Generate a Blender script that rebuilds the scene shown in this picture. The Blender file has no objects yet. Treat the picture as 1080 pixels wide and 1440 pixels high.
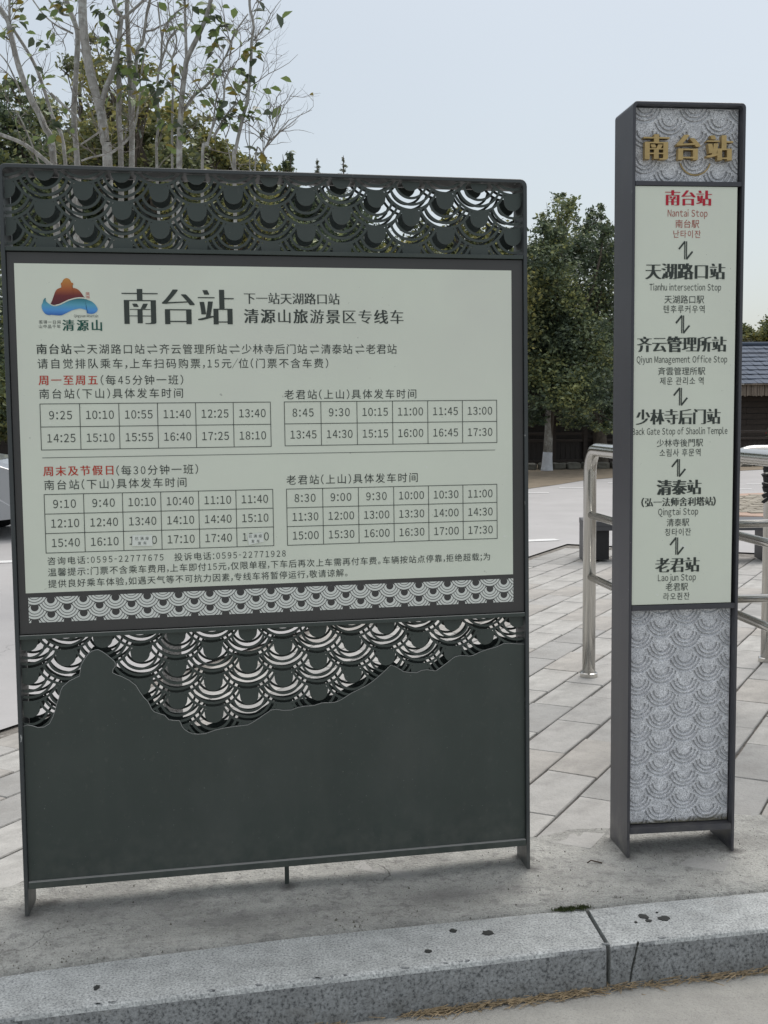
import bpy, bmesh, math, random
import numpy as np
from mathutils import Vector, Matrix
R = math.radians
SC = bpy.context.scene
COL = SC.collection

# ------------------------------------------------------------------ camera
cam_d = bpy.data.cameras.new('camera')
cam_d.sensor_fit = 'VERTICAL'; cam_d.sensor_height = 24.0; cam_d.lens = 26.806
cam_d.clip_start = 0.05; cam_d.clip_end = 2000
cam = bpy.data.objects.new('camera', cam_d); COL.objects.link(cam)
cam.matrix_world = Matrix.Translation((0, 0, 1.4)) @ Matrix.Rotation(R(90 - 5.095), 4, 'X') @ Matrix.Rotation(R(-0.565), 4, 'Z')
SC.camera = cam

# ------------------------------------------------------------------ sky, sun, exposure
SUN_EL, SUN_AZ = 62.0, 25.0          # thin high overcast, brightest part of the sky behind and above the signs
w = bpy.data.worlds.new('World'); SC.world = w; w.use_nodes = True
nt = w.node_tree; nt.nodes.clear()
sky = nt.nodes.new('ShaderNodeTexSky'); sky.sky_type = 'NISHITA'; sky.sun_disc = False
sky.sun_elevation = R(SUN_EL); sky.sun_rotation = R(SUN_AZ); sky.air_density = 1.0; sky.dust_density = 3.0
b1 = nt.nodes.new('ShaderNodeBackground'); b1.inputs['Strength'].default_value = 0.055
b2 = nt.nodes.new('ShaderNodeBackground'); b2.inputs['Strength'].default_value = 1.0
tc = nt.nodes.new('ShaderNodeTexCoord'); sx = nt.nodes.new('ShaderNodeSeparateXYZ')
ns = nt.nodes.new('ShaderNodeTexNoise'); ns.inputs['Scale'].default_value = 1.6; ns.inputs['Detail'].default_value = 3
rp = nt.nodes.new('ShaderNodeValToRGB')
rp.color_ramp.elements[0].position = 0.0; rp.color_ramp.elements[0].color = (0.385, 0.415, 0.415, 1)
rp.color_ramp.elements[1].position = 1.0; rp.color_ramp.elements[1].color = (0.98, 0.96, 0.92, 1)
_e = rp.color_ramp.elements.new(0.38); _e.color = (0.425, 0.45, 0.445, 1)
mxn = nt.nodes.new('ShaderNodeMixRGB'); mxn.blend_type = 'MULTIPLY'; mxn.inputs[0].default_value = 0.14
ad = nt.nodes.new('ShaderNodeAddShader'); wo = nt.nodes.new('ShaderNodeOutputWorld')
lk = nt.links.new
lk(tc.outputs['Generated'], sx.inputs[0]); lk(sx.outputs['Z'], rp.inputs[0]); lk(tc.outputs['Generated'], ns.inputs['Vector'])
lk(rp.outputs[0], mxn.inputs[1]); lk(ns.outputs['Fac'], mxn.inputs[2]); lk(mxn.outputs[0], b2.inputs['Color'])
lk(sky.outputs[0], b1.inputs['Color']); lk(b1.outputs[0], ad.inputs[0]); lk(b2.outputs[0], ad.inputs[1]); lk(ad.outputs[0], wo.inputs['Surface'])
sun_d = bpy.data.lights.new('sun', 'SUN'); sun_d.energy = 1.5; sun_d.angle = R(35); sun_d.color = (1.0, 0.975, 0.94)
sun = bpy.data.objects.new('sun', sun_d); COL.objects.link(sun)
_d = Vector((math.sin(R(SUN_AZ)) * math.cos(R(SUN_EL)), math.cos(R(SUN_AZ)) * math.cos(R(SUN_EL)), math.sin(R(SUN_EL))))
sun.rotation_euler = _d.to_track_quat('Z', 'Y').to_euler()
SC.view_settings.view_transform = 'Standard'; SC.view_settings.look = 'None'
SC.view_settings.exposure = 0.10; SC.view_settings.gamma = 1.0; SC.view_settings.use_curve_mapping = False
SC.render.engine = 'CYCLES'
SC.cycles.max_bounces = 8; SC.cycles.transparent_max_bounces = 8

# ------------------------------------------------------------------ measured layout (metres)
LINES = [('title', '南台站', 0.3117, 0.6176, 1.6909, 0.109, 'song', 'ink'), ('title', '下一站天湖路口站', 0.6458, 0.9173, 1.7163, 0.0347, 'song2', 'ink'), ('title', '清源山旅游景区专线车', 0.6447, 1.1028, 1.6669, 0.0429, 'song2', 'ink'), ('intro', '南台站', 0.0822, 0.1744, 1.5746, 0.0297, 'bold', 'ink'), ('intro', '⇌', 0.18, 0.21, 1.5746, 0.0308, 'reg', 'ink'), ('intro', '天湖路口站', 0.2157, 0.3695, 1.5747, 0.029, 'reg', 'ink'), ('intro', '⇌', 0.3763, 0.4041, 1.5748, 0.0312, 'reg', 'ink'), ('intro', '齐云管理所站', 0.4099, 0.5952, 1.5749, 0.0294, 'reg', 'ink'), ('intro', '⇌', 0.6021, 0.6308, 1.575, 0.0316, 'reg', 'ink'), ('intro', '少林寺后门站', 0.6367, 0.8212, 1.575, 0.0298, 'reg', 'ink'), ('intro', '⇌', 0.8293, 0.8557, 1.5751, 0.032, 'reg', 'ink'), ('intro', '清泰站', 0.8618, 0.952, 1.5752, 0.0301, 'reg', 'ink'), ('intro', '⇌', 0.9602, 0.987, 1.5752, 0.0323, 'reg', 'ink'), ('intro', '老君站', 0.9912, 1.0817, 1.5753, 0.0304, 'reg', 'ink'), ('intro', '请自觉排队乘车,上车扫码购票,15元/位(门票不含车费)', 0.0837, 0.8815, 1.5351, 0.0294, 'reg', 'ink'), ('headred', '周一至周五', 0.085, 0.2414, 1.4904, 0.0289, 'bold', 'red'), ('head', '(每45分钟一班)', 0.249, 0.4726, 1.49, 0.0293, 'reg', 'ink'), ('head', '南台站(下山)具体发车时间', 0.0856, 0.4707, 1.4534, 0.0292, 'reg', 'ink'), ('head', '老君站(上山)具体发车时间', 0.754, 1.1379, 1.4467, 0.0294, 'reg', 'ink'), ('headred', '周末及节假日', 0.0888, 0.2758, 1.2425, 0.0292, 'bold', 'red'), ('head', '(每30分钟一班)', 0.2835, 0.5074, 1.2408, 0.0296, 'reg', 'ink'), ('head', '南台站(下山)具体发车时间', 0.0904, 0.4741, 1.2047, 0.0295, 'reg', 'ink'), ('head', '老君站(上山)具体发车时间', 0.7553, 1.1392, 1.204, 0.0297, 'reg', 'ink'), ('foot', '咨询电话:0595-22777675', 0.0919, 0.4053, 0.9954, 0.0237, 'reg', 'ink'), ('foot', '投诉电话:0595-22771928', 0.4354, 0.7491, 0.9946, 0.0242, 'reg', 'ink'), ('foot', '温馨提示:门票不含乘车费用,上车即付15元,仅限单程,下车后再次上车需再付车费。车辆按站点停靠,拒绝超载;为', 0.0922, 1.3569, 0.9641, 0.0244, 'reg', 'ink'), ('foot', '提供良好乘车体验,如遇天气等不可抗力因素,专线车将暂停运行,敬请谅解。', 0.0917, 0.9272, 0.9322, 0.0242, 'reg', 'ink'), ('logo', '清源山', 0.1521, 0.2572, 1.639, 0.0326, 'brush', 'green'), ('logo2', '若得一日闲', 0.0911, 0.1477, 1.6472, 0.0105, 'reg', 'ink'), ('logo2', '山中品千年', 0.0907, 0.1474, 1.6353, 0.0105, 'reg', 'ink'), ('logo2', 'Qingyuan Mountain', 0.1837, 0.2476, 1.664, 0.0096, 'reg', 'ink'), ('p', '南台站', 0.0919, 0.2423, 2.0224, 0.0499, 'heavy', 'crimson'), ('p', 'Nantai Stop', 0.1012, 0.2291, 1.9766, 0.0271, 'reg', 'brick'), ('p', '南台駅', 0.1265, 0.2028, 1.9465, 0.0261, 'reg', 'brick'), ('p', '난타이잔', 0.1203, 0.2078, 1.9166, 0.0251, 'reg', 'brick'), ('p', '天湖路口站', 0.0315, 0.2894, 1.8062, 0.0526, 'heavy', 'ink'), ('p', 'Tianhu intersection Stop', 0.0451, 0.2764, 1.758, 0.0264, 'reg', 'ink'), ('p', '天湖路口駅', 0.0939, 0.2219, 1.7228, 0.0264, 'reg', 'ink'), ('p', '텐후루커우역', 0.0918, 0.2239, 1.694, 0.0254, 'reg', 'ink'), ('p', '齐云管理所站', 0.0069, 0.2972, 1.589, 0.051, 'heavy', 'ink'), ('p', 'Qiyun Management Office Stop', 0.0064, 0.3, 1.5426, 0.0266, 'reg', 'ink'), ('p', '斉雲管理所駅', 0.0759, 0.2288, 1.5085, 0.0256, 'reg', 'ink'), ('p', '제운 관리소 역', 0.0822, 0.2237, 1.4794, 0.0257, 'reg', 'ink'), ('p', '少林寺后门站', 0.0055, 0.2812, 1.3709, 0.0516, 'heavy', 'ink'), ('p', 'Back Gate Stop of Shaolin Temple', -0.006, 0.3045, 1.3263, 0.0269, 'reg', 'ink'), ('p', '少林寺後門駅', 0.0738, 0.225, 1.2918, 0.0259, 'reg', 'ink'), ('p', '소림사 후문역', 0.0832, 0.2171, 1.2624, 0.0259, 'reg', 'ink'), ('p', '清泰站', 0.0748, 0.222, 1.1563, 0.05, 'heavy', 'ink'), ('p', '(弘一法师舍利塔站)', 0.0254, 0.2697, 1.1119, 0.0294, 'heavy2', 'ink'), ('p', 'Qingtai Stop', 0.0809, 0.212, 1.0806, 0.0273, 'reg', 'ink'), ('p', '清泰駅', 0.1093, 0.1831, 1.0487, 0.0262, 'reg', 'ink'), ('p', '칭타이잔', 0.104, 0.189, 1.0194, 0.0252, 'reg', 'ink'), ('p', '老君站', 0.0726, 0.2193, 0.9177, 0.0506, 'heavy', 'ink'), ('p', 'Laojun Stop', 0.0827, 0.2074, 0.8777, 0.0275, 'reg', 'ink'), ('p', '老君駅', 0.1082, 0.1815, 0.8497, 0.0265, 'reg', 'ink'), ('p', '라오쥔잔', 0.1015, 0.1873, 0.8206, 0.0254, 'reg', 'ink'), ('gold', '南台站', 0.0302, 0.3085, 2.1687, 0.0826, 'gold', 'gold')]
TABLES = [(0.0863, 0.7139, 1.3007, 1.426, ['9:25 10:10 10:55 11:40 12:25 13:40', '14:25 15:10 15:55 16:40 17:25 18:10']), (0.7534, 1.3806, 1.3016, 1.4261, ['8:45 9:30 10:15 11:00 11:45 13:00', '13:45 14:30 15:15 16:00 16:45 17:30']), (0.0891, 0.7156, 1.0177, 1.1787, ['9:10 9:40 10:10 10:40 11:10 11:40', '12:10 12:40 13:40 14:10 14:40 15:10', '15:40 16:10 16:40 17:10 17:40 18:10']), (0.7548, 1.3795, 1.0172, 1.1783, ['8:30 9:00 9:30 10:00 10:30 11:00', '11:30 12:00 13:00 13:30 14:00 14:30', '15:00 15:30 16:00 16:30 17:00 17:30'])]
ARROWS = [(0.1601, 1.8678), (0.1534, 1.6481), (0.1491, 1.4311), (0.1457, 1.2151), (0.1428, 0.9753)]
RIDGE = [(0.0116, 0.5382), (0.0221, 0.5412), (0.0346, 0.5382), (0.0498, 0.532), (0.0673, 0.5324), (0.0816, 0.5411), (0.0914, 0.559), (0.0968, 0.5734), (0.1031, 0.5953), (0.11, 0.6133), (0.1148, 0.6315), (0.1201, 0.6423), (0.1382, 0.6575), (0.1669, 0.6707), (0.1695, 0.6854), (0.1713, 0.6986), (0.1789, 0.713), (0.1863, 0.7237), (0.1937, 0.7329), (0.2009, 0.7377), (0.2095, 0.741), (0.2188, 0.742), (0.2293, 0.7362), (0.2397, 0.7283), (0.2502, 0.7188), (0.2606, 0.7086), (0.2647, 0.701), (0.2637, 0.6921), (0.2578, 0.685), (0.256, 0.6754), (0.2666, 0.6688), (0.2808, 0.6628), (0.302, 0.6504), (0.3196, 0.6345), (0.3299, 0.6152), (0.3403, 0.5995), (0.3508, 0.5876), (0.3563, 0.576), (0.3611, 0.5644), (0.3681, 0.5565), (0.3789, 0.552), (0.397, 0.5449), (0.4076, 0.5314), (0.4222, 0.5282), (0.4368, 0.5272), (0.441, 0.5194), (0.4437, 0.5101), (0.4508, 0.5005), (0.4617, 0.4922), (0.4726, 0.4869), (0.4873, 0.4844), (0.5095, 0.4845), (0.5357, 0.4927), (0.5619, 0.4971), (0.5956, 0.5002), (0.6294, 0.5018), (0.6446, 0.5085), (0.6599, 0.5175), (0.6752, 0.5273), (0.6905, 0.5363), (0.6968, 0.5411), (0.7116, 0.5424), (0.7338, 0.538), (0.756, 0.5374), (0.7748, 0.5437), (0.7935, 0.5463), (0.8234, 0.5468), (0.846, 0.5529), (0.8837, 0.5522), (0.8951, 0.556), (0.9065, 0.5606), (0.9333, 0.5765), (0.96, 0.5878), (0.9792, 0.5965), (0.9985, 0.6084), (1.0256, 0.6296), (1.0527, 0.6533), (1.0642, 0.6488), (1.0757, 0.6421), (1.0894, 0.6322), (1.1025, 0.6292), (1.1296, 0.6262), (1.1452, 0.6322), (1.1607, 0.6336), (1.1763, 0.6305), (1.188, 0.6283), (1.1998, 0.6353), (1.2234, 0.6509), (1.2471, 0.6674), (1.2629, 0.6704), (1.2786, 0.6696), (1.2904, 0.6674), (1.3023, 0.6683), (1.3261, 0.6786), (1.35, 0.6851), (1.3779, 0.6915), (1.3979, 0.6997), (1.4179, 0.6995), (1.4379, 0.6969), (1.462, 0.6949)]
FIGURE = [(0.1233, 1.6965), (0.1277, 1.7056), (0.1319, 1.7168), (0.135, 1.7255), (0.1381, 1.7317), (0.1431, 1.7366), (0.1512, 1.7399), (0.1536, 1.741), (0.1525, 1.7454), (0.1517, 1.7498), (0.1533, 1.7533), (0.1557, 1.7546), (0.1568, 1.7583), (0.1603, 1.7628), (0.164, 1.765), (0.1681, 1.7658), (0.1724, 1.7644), (0.1764, 1.761), (0.1794, 1.7544), (0.1832, 1.7532), (0.1845, 1.7492), (0.1825, 1.7457), (0.1813, 1.7403), (0.1886, 1.7389), (0.1957, 1.736), (0.2016, 1.7306), (0.2063, 1.7242), (0.2109, 1.7168), (0.2149, 1.7114), (0.2071, 1.7128), (0.1974, 1.713), (0.1853, 1.7111), (0.1706, 1.707), (0.1584, 1.7022), (0.1461, 1.6964), (0.1364, 1.6934), (0.1292, 1.6938)]
WAVE = [(0.1094, 1.7121), (0.1112, 1.7104), (0.1104, 1.7055), (0.1138, 1.7006), (0.1201, 1.6957), (0.1267, 1.6913), (0.1363, 1.6899), (0.146, 1.692), (0.1582, 1.698), (0.1705, 1.7041), (0.1852, 1.7086), (0.1974, 1.7107), (0.2095, 1.7104), (0.2216, 1.7075), (0.2312, 1.7036), (0.2395, 1.6967), (0.2453, 1.6881), (0.2469, 1.6818), (0.2437, 1.6756), (0.2375, 1.6713), (0.2301, 1.6698), (0.2229, 1.6705), (0.2168, 1.6722), (0.2217, 1.6737), (0.217, 1.6791), (0.211, 1.6821), (0.2014, 1.684), (0.1916, 1.6829), (0.1794, 1.6794), (0.1671, 1.6733), (0.1573, 1.6683), (0.1487, 1.6653), (0.1379, 1.6657), (0.1259, 1.6666), (0.1175, 1.6661), (0.1091, 1.669), (0.1034, 1.6758), (0.1001, 1.6844), (0.0999, 1.6931), (0.103, 1.6993), (0.1044, 1.7054), (0.1069, 1.7092)]
SEAL = [(0.2169, 1.7283), (0.2259, 1.7284), (0.2254, 1.7122), (0.2164, 1.7122)]
STICKERS = [[(0.3219, 1.06), (0.3757, 1.0583), (0.3766, 1.0284), (0.3205, 1.0295)], [(0.64, 1.0523), (0.6848, 1.0562), (0.6872, 1.0298), (0.6445, 1.0222)]]
DIV = [(0.0882, 1.2793), (1.3757, 1.2787)]

# ------------------------------------------------------------------ materials
def mat(name, color, rough=0.7, metal=0.0, var=0.0, scale=5.0, detail=6, bump=0.0, bscale=60, col2=None, spec=0.5, coat=0.0, stretch=None):
    m = bpy.data.materials.new(name); m.use_nodes = True
    t = m.node_tree; p = t.nodes['Principled BSDF']
    p.inputs['Roughness'].default_value = rough; p.inputs['Metallic'].default_value = metal
    p.inputs['Specular IOR Level'].default_value = spec
    p.inputs['Coat Weight'].default_value = coat
    c = (*color, 1)
    p.inputs['Base Color'].default_value = c
    co = t.nodes.new('ShaderNodeTexCoord')
    src = co.outputs['Object']
    if stretch:
        mp = t.nodes.new('ShaderNodeMapping'); mp.inputs['Scale'].default_value = stretch
        t.links.new(src, mp.inputs[0]); src = mp.outputs[0]
    if var or col2:
        n = t.nodes.new('ShaderNodeTexNoise'); n.inputs['Scale'].default_value = scale; n.inputs['Detail'].default_value = detail
        n.inputs['Roughness'].default_value = 0.65
        t.links.new(src, n.inputs['Vector'])
        r = t.nodes.new('ShaderNodeValToRGB'); r.color_ramp.elements[0].position = 0.3; r.color_ramp.elements[1].position = 0.7
        a = col2 if col2 else tuple(x * (1 - var) for x in color)
        b = color if col2 else tuple(min(1, x * (1 + var)) for x in color)
        r.color_ramp.elements[0].color = (*a, 1); r.color_ramp.elements[1].color = (*b, 1)
        t.links.new(n.outputs['Fac'], r.inputs[0]); t.links.new(r.outputs[0], p.inputs['Base Color'])
    if bump:
        n2 = t.nodes.new('ShaderNodeTexNoise'); n2.inputs['Scale'].default_value = bscale; n2.inputs['Detail'].default_value = 5
        t.links.new(src, n2.inputs['Vector'])
        bp = t.nodes.new('ShaderNodeBump'); bp.inputs['Strength'].default_value = bump; bp.inputs['Distance'].default_value = 0.01
        t.links.new(n2.outputs['Fac'], bp.inputs['Height']); t.links.new(bp.outputs[0], p.inputs['Normal'])
    return m

def nodes(m): return m.node_tree.nodes, m.node_tree.links.new, m.node_tree.nodes['Principled BSDF']

def overlay(m, build):
    """mix a second colour over whatever feeds Base Color; build(n, l, src) returns (factor socket, colour)"""
    n, l, p = nodes(m)
    bc = p.inputs['Base Color']
    mx = n.new('ShaderNodeMixRGB')
    if bc.is_linked: l(bc.links[0].from_socket, mx.inputs[1])
    else: mx.inputs[1].default_value = bc.default_value
    co = n.new('ShaderNodeTexCoord')
    f, c = build(n, l, co)
    l(f, mx.inputs[0]); mx.inputs[2].default_value = (*c, 1)
    l(mx.outputs[0], bc)

def spots(scale, lo, hi, color, detail=4, stretch=(1, 1, 1), kind='noise', amount=1.0, offs=(0, 0, 0), world=False):
    def b(n, l, co):
        mp = n.new('ShaderNodeMapping'); mp.inputs['Scale'].default_value = stretch; mp.inputs['Location'].default_value = offs
        l(co.outputs['Object'], mp.inputs[0])
        if kind == 'noise':
            t = n.new('ShaderNodeTexNoise'); t.inputs['Detail'].default_value = detail; o = t.outputs['Fac']; t.inputs['Roughness'].default_value = 0.62
        else:
            t = n.new('ShaderNodeTexVoronoi'); o = t.outputs['Distance']
        t.inputs['Scale'].default_value = scale; l(mp.outputs[0], t.inputs['Vector'])
        r = n.new('ShaderNodeMapRange'); r.inputs['From Min'].default_value = lo; r.inputs['From Max'].default_value = hi; r.inputs['To Max'].default_value = amount
        l(o, r.inputs['Value'])
        return r.outputs[0], color
    return b

def crack_lines(scale, width, color, amount=0.7, offs=(0, 0, 0), warp=0.25):
    """thin irregular cracks: distance to voronoi cell edges, warped, broken up by noise"""
    def b(n, l, co):
        mp = n.new('ShaderNodeMapping'); mp.inputs['Location'].default_value = offs
        l(co.outputs['Object'], mp.inputs[0])
        no = n.new('ShaderNodeTexNoise'); no.inputs['Scale'].default_value = 7; no.inputs['Detail'].default_value = 6
        l(mp.outputs[0], no.inputs['Vector'])
        ms = n.new('ShaderNodeMixRGB'); ms.blend_type = 'ADD'; ms.inputs[0].default_value = warp
        l(mp.outputs[0], ms.inputs[1]); l(no.outputs['Color'], ms.inputs[2])
        v = n.new('ShaderNodeTexVoronoi'); v.feature = 'DISTANCE_TO_EDGE'; v.inputs['Scale'].default_value = scale
        l(ms.outputs[0], v.inputs['Vector'])
        r = n.new('ShaderNodeMapRange'); r.inputs['From Min'].default_value = 0; r.inputs['From Max'].default_value = width
        r.inputs['To Min'].default_value = amount; r.inputs['To Max'].default_value = 0
        l(v.outputs['Distance'], r.inputs['Value'])
        n3 = n.new('ShaderNodeTexNoise'); n3.inputs['Scale'].default_value = 2.3; n3.inputs['Detail'].default_value = 2; l(mp.outputs[0], n3.inputs['Vector'])
        r3 = n.new('ShaderNodeMapRange'); r3.inputs['From Min'].default_value = 0.5; r3.inputs['From Max'].default_value = 0.62; l(n3.outputs['Fac'], r3.inputs['Value'])
        mu = n.new('ShaderNodeMath'); mu.operation = 'MULTIPLY'; l(r.outputs[0], mu.inputs[0]); l(r3.outputs[0], mu.inputs[1])
        return mu.outputs[0], color
    return b

M = {}
M['steel'] = mat('green_grey_painted_steel', (0.040, 0.052, 0.046), 0.45, 0.0, var=0.10, scale=3, bump=0.03, bscale=300)
overlay(M['steel'], spots(210, 0.74, 0.76, (0.45, 0.46, 0.45), detail=3, amount=0.7))
overlay(M['steel'], spots(3.0, 0.50, 0.75, (0.085, 0.09, 0.085), detail=7, amount=0.35, stretch=(1, 1, 0.5)))
overlay(M['steel'], spots(5.0, 0.50, 0.72, (0.09, 0.095, 0.085), detail=9, amount=0.10, stretch=(3.2, 1, 0.22), offs=(1, 0, 0)))
overlay(M['steel'], spots(60, 0.60, 0.75, (0.12, 0.12, 0.11), detail=6, amount=0.25, stretch=(1, 1, 0.6)))
overlay(M['steel'], spots(120, 0.735, 0.75, (0.26, 0.27, 0.26), detail=3, amount=0.5, stretch=(0.5, 1, 0.9), offs=(.3, .2, .9)))
def low_dirt(zlo, zhi, color, amount, nscale=14):
    def b(n, l, co):
        s = n.new('ShaderNodeSeparateXYZ'); l(co.outputs['Object'], s.inputs[0])
        no = n.new('ShaderNodeTexNoise'); no.inputs['Scale'].default_value = nscale; no.inputs['Detail'].default_value = 8; l(co.outputs['Object'], no.inputs['Vector'])
        r = n.new('ShaderNodeMapRange'); r.inputs['From Min'].default_value = zhi; r.inputs['From Max'].default_value = zlo; l(s.outputs['Z'], r.inputs['Value'])
        r2 = n.new('ShaderNodeMapRange'); r2.inputs['From Min'].default_value = .35; r2.inputs['From Max'].default_value = .7; r2.inputs['To Max'].default_value = amount; l(no.outputs['Fac'], r2.inputs['Value'])
        mu = n.new('ShaderNodeMath'); mu.operation = 'MULTIPLY'; l(r.outputs[0], mu.inputs[0]); l(r2.outputs[0], mu.inputs[1]); return mu.outputs[0], color
    return b
overlay(M['steel'], low_dirt(0.08, 0.24, (0.13, 0.13, 0.115), 0.35, 30))
M['post_steel'] = mat('worn_post_steel', (0.044, 0.050, 0.052), 0.45, var=0.1, scale=3)
overlay(M['post_steel'], spots(38, 0.66, 0.69, (0.5, 0.5, 0.49), detail=5, stretch=(1.5, 0.3, 0.45), amount=0.85))
M['pillar_steel'] = mat('charcoal_painted_steel', (0.050, 0.050, 0.060), 0.42, 0.0, var=0.10, scale=4)
overlay(M['pillar_steel'], spots(60, 0.70, 0.73, (0.4, 0.4, 0.42), detail=4, amount=0.6))
overlay(M['pillar_steel'], spots(9, 0.55, 0.8, (0.10, 0.095, 0.09), detail=6, amount=0.35, stretch=(1, 1, 0.3)))
M['rim'] = mat('bare_metal_edge', (0.35, 0.35, 0.34), 0.5, 0.3)
M['border'] = mat('dark_film_border', (0.052, 0.050, 0.049), 0.38, var=0.08, scale=6)
M['cream'] = mat('pale_green_cream_panel', (0.71, 0.745, 0.64), 0.40, var=0.03, scale=2.0)
overlay(M['cream'], spots(26, 0.70, 0.74, (0.80, 0.81, 0.77), detail=3, amount=0.5))
overlay(M['cream'], spots(1.6, 0.45, 0.75, (0.66, 0.65, 0.60), detail=3, amount=0.45))
overlay(M['cream'], spots(70, 0.735, 0.75, (0.25, 0.25, 0.22), detail=3, amount=0.5, offs=(3, 1, 2)))
M['white_print'] = mat('pale_printed_pattern', (0.70, 0.72, 0.68), 0.4)
M['ink'] = mat('dark_green_grey_ink', (0.035, 0.045, 0.038), 0.5)
M['red'] = mat('red_ink', (0.50, 0.035, 0.012), 0.5)
M['crimson'] = mat('crimson_ink', (0.48, 0.008, 0.03), 0.5)
M['brick'] = mat('brick_red_ink', (0.38, 0.085, 0.06), 0.5)
M['green'] = mat('dark_green_ink', (0.004, 0.085, 0.06), 0.5)
M['gold'] = mat('matt_gold_letters', (0.46, 0.33, 0.14), 0.45, 0.25, var=0.15, scale=40)
M['stainless'] = mat('stainless_steel', (0.56, 0.55, 0.52), 0.18, 1.0, var=0.04, scale=12, stretch=(1, 1, 0.2))
M['paper'] = mat('white_paper_sticker', (0.76, 0.79, 0.73), 0.6)
M['darkbox'] = mat('dark_grey_bench_metal', (0.06, 0.06, 0.065), 0.5, var=0.1)

def grad_mat(name, stops, z0, z1):
    m = mat(name, (0.5, 0.5, 0.5), 0.45); n, l, p = nodes(m)
    co = n.new('ShaderNodeTexCoord'); s = n.new('ShaderNodeSeparateXYZ'); l(co.outputs['Object'], s.inputs[0])
    r = n.new('ShaderNodeMapRange'); r.inputs['From Min'].default_value = z0; r.inputs['From Max'].default_value = z1; l(s.outputs['Z'], r.inputs['Value'])
    c = n.new('ShaderNodeValToRGB'); e = c.color_ramp.elements
    e[0].position = stops[0][0]; e[0].color = (*stops[0][1], 1); e[1].position = stops[-1][0]; e[1].color = (*stops[-1][1], 1)
    for q, k in stops[1:-1]:
        x = e.new(q); x.color = (*k, 1)
    l(r.outputs[0], c.inputs[0]); l(c.outputs[0], p.inputs['Base Color']); return m

def granite(name, base, dark, scale, bump=0.25):
    m = mat(name, base, 0.75); n, l, p = nodes(m)
    co = n.new('ShaderNodeTexCoord')
    a = n.new('ShaderNodeTexNoise'); a.inputs['Scale'].default_value = scale; a.inputs['Detail'].default_value = 3; a.inputs['Roughness'].default_value = 0.7
    l(co.outputs['Object'], a.inputs['Vector'])
    r = n.new('ShaderNodeValToRGB'); e = r.color_ramp.elements
    e[0].position = 0.36; e[0].color = (*dark, 1); e[1].position = 0.66; e[1].color = (*[min(1, x * 1.25) for x in base], 1)
    x = e.new(0.47); x.color = (*[q * 0.85 for q in base], 1)
    l(a.outputs['Fac'], r.inputs[0])
    v = n.new('ShaderNodeTexNoise'); v.inputs['Scale'].default_value = scale * 0.10; v.inputs['Detail'].default_value = 5
    l(co.outputs['Object'], v.inputs['Vector'])
    r2 = n.new('ShaderNodeMapRange'); r2.inputs['From Min'].default_value = 0.3; r2.inputs['From Max'].default_value = 0.7
    r2.inputs['To Min'].default_value = 0.80; r2.inputs['To Max'].default_value = 1.12; l(v.outputs['Fac'], r2.inputs['Value'])
    mx = n.new('ShaderNodeMixRGB'); mx.blend_type = 'MULTIPLY'; mx.inputs[0].default_value = 1
    l(r.outputs[0], mx.inputs[1]); l(r2.outputs[0], mx.inputs[2]); l(mx.outputs[0], p.inputs['Base Color'])
    bp = n.new('ShaderNodeBump'); bp.inputs['Strength'].default_value = bump; bp.inputs['Distance'].default_value = 0.002
    l(a.outputs['Fac'], bp.inputs['Height']); l(bp.outputs[0], p.inputs['Normal'])
    return m
overlay(M['post_steel'], low_dirt(0.0, 0.16, (0.19, 0.18, 0.16), 0.7, 22)); overlay(M['pillar_steel'], low_dirt(0.0, 0.16, (0.19, 0.18, 0.16), 0.7, 22))
overlay(M['pillar_steel'], spots(5.0, 0.50, 0.72, (0.10, 0.10, 0.10), detail=9, amount=0.30, stretch=(2, 2, 0.2)))
M['groove_shade'] = mat('shaded_groove', (0.30, 0.30, 0.31), 0.95)  # shade inside the engraved grooves, put into their colour
M['granite'] = granite('speckled_white_granite', (0.72, 0.725, 0.75), (0.17, 0.175, 0.195), 380, 0.1)
overlay(M['granite'], spots(14, 0.52, 0.7, (0.42, 0.43, 0.46), amount=0.4))
M['kerb'] = granite('kerb_granite', (0.44, 0.455, 0.45), (0.20, 0.21, 0.215), 170, 0.35)
overlay(M['kerb'], spots(23, 0.68, 0.76, (0.52, 0.53, 0.52), amount=0.7))
overlay(M['kerb'], spots(6, 0.62, 0.8, (0.22, 0.21, 0.19), amount=0.5, detail=8))

M['kerb_face'] = granite('shaded_kerb_face', (0.27, 0.28, 0.285), (0.085, 0.09, 0.095), 120, 0.35)  # same granite, coarser grain; shade of the front face put into its colour
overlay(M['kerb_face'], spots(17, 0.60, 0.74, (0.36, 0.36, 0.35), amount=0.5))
M['slab'] = mat('weathered_cement_strip', (0.435, 0.43, 0.40), 0.9, var=0.20, scale=11, detail=12, bump=1.0, bscale=110)
overlay(M['slab'], spots(190, 0.52, 0.62, (0.19, 0.185, 0.17), detail=4, amount=0.6))
overlay(M['slab'], spots(150, 0.58, 0.66, (0.62, 0.61, 0.57), detail=4, amount=0.6, offs=(7, 3, 0)))
overlay(M['slab'], spots(2.6, 0.48, 0.62, (0.22, 0.215, 0.20), detail=14, stretch=(0.7, 1.2, 1), amount=0.50))
overlay(M['slab'], spots(28, 0.53, 0.63, (0.20, 0.195, 0.185), detail=9, amount=0.55, offs=(2, 8, 0)))
overlay(M['slab'], spots(5.0, 0.60, 0.72, (0.50, 0.48, 0.44), detail=9, offs=(4, 2, 1), amount=0.55))
overlay(M['slab'], spots(95, 0.60, 0.70, (0.16, 0.155, 0.15), detail=4, amount=0.55))
overlay(M['slab'], crack_lines(2.1, 0.009, (0.06, 0.055, 0.05), 0.9))
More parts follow.
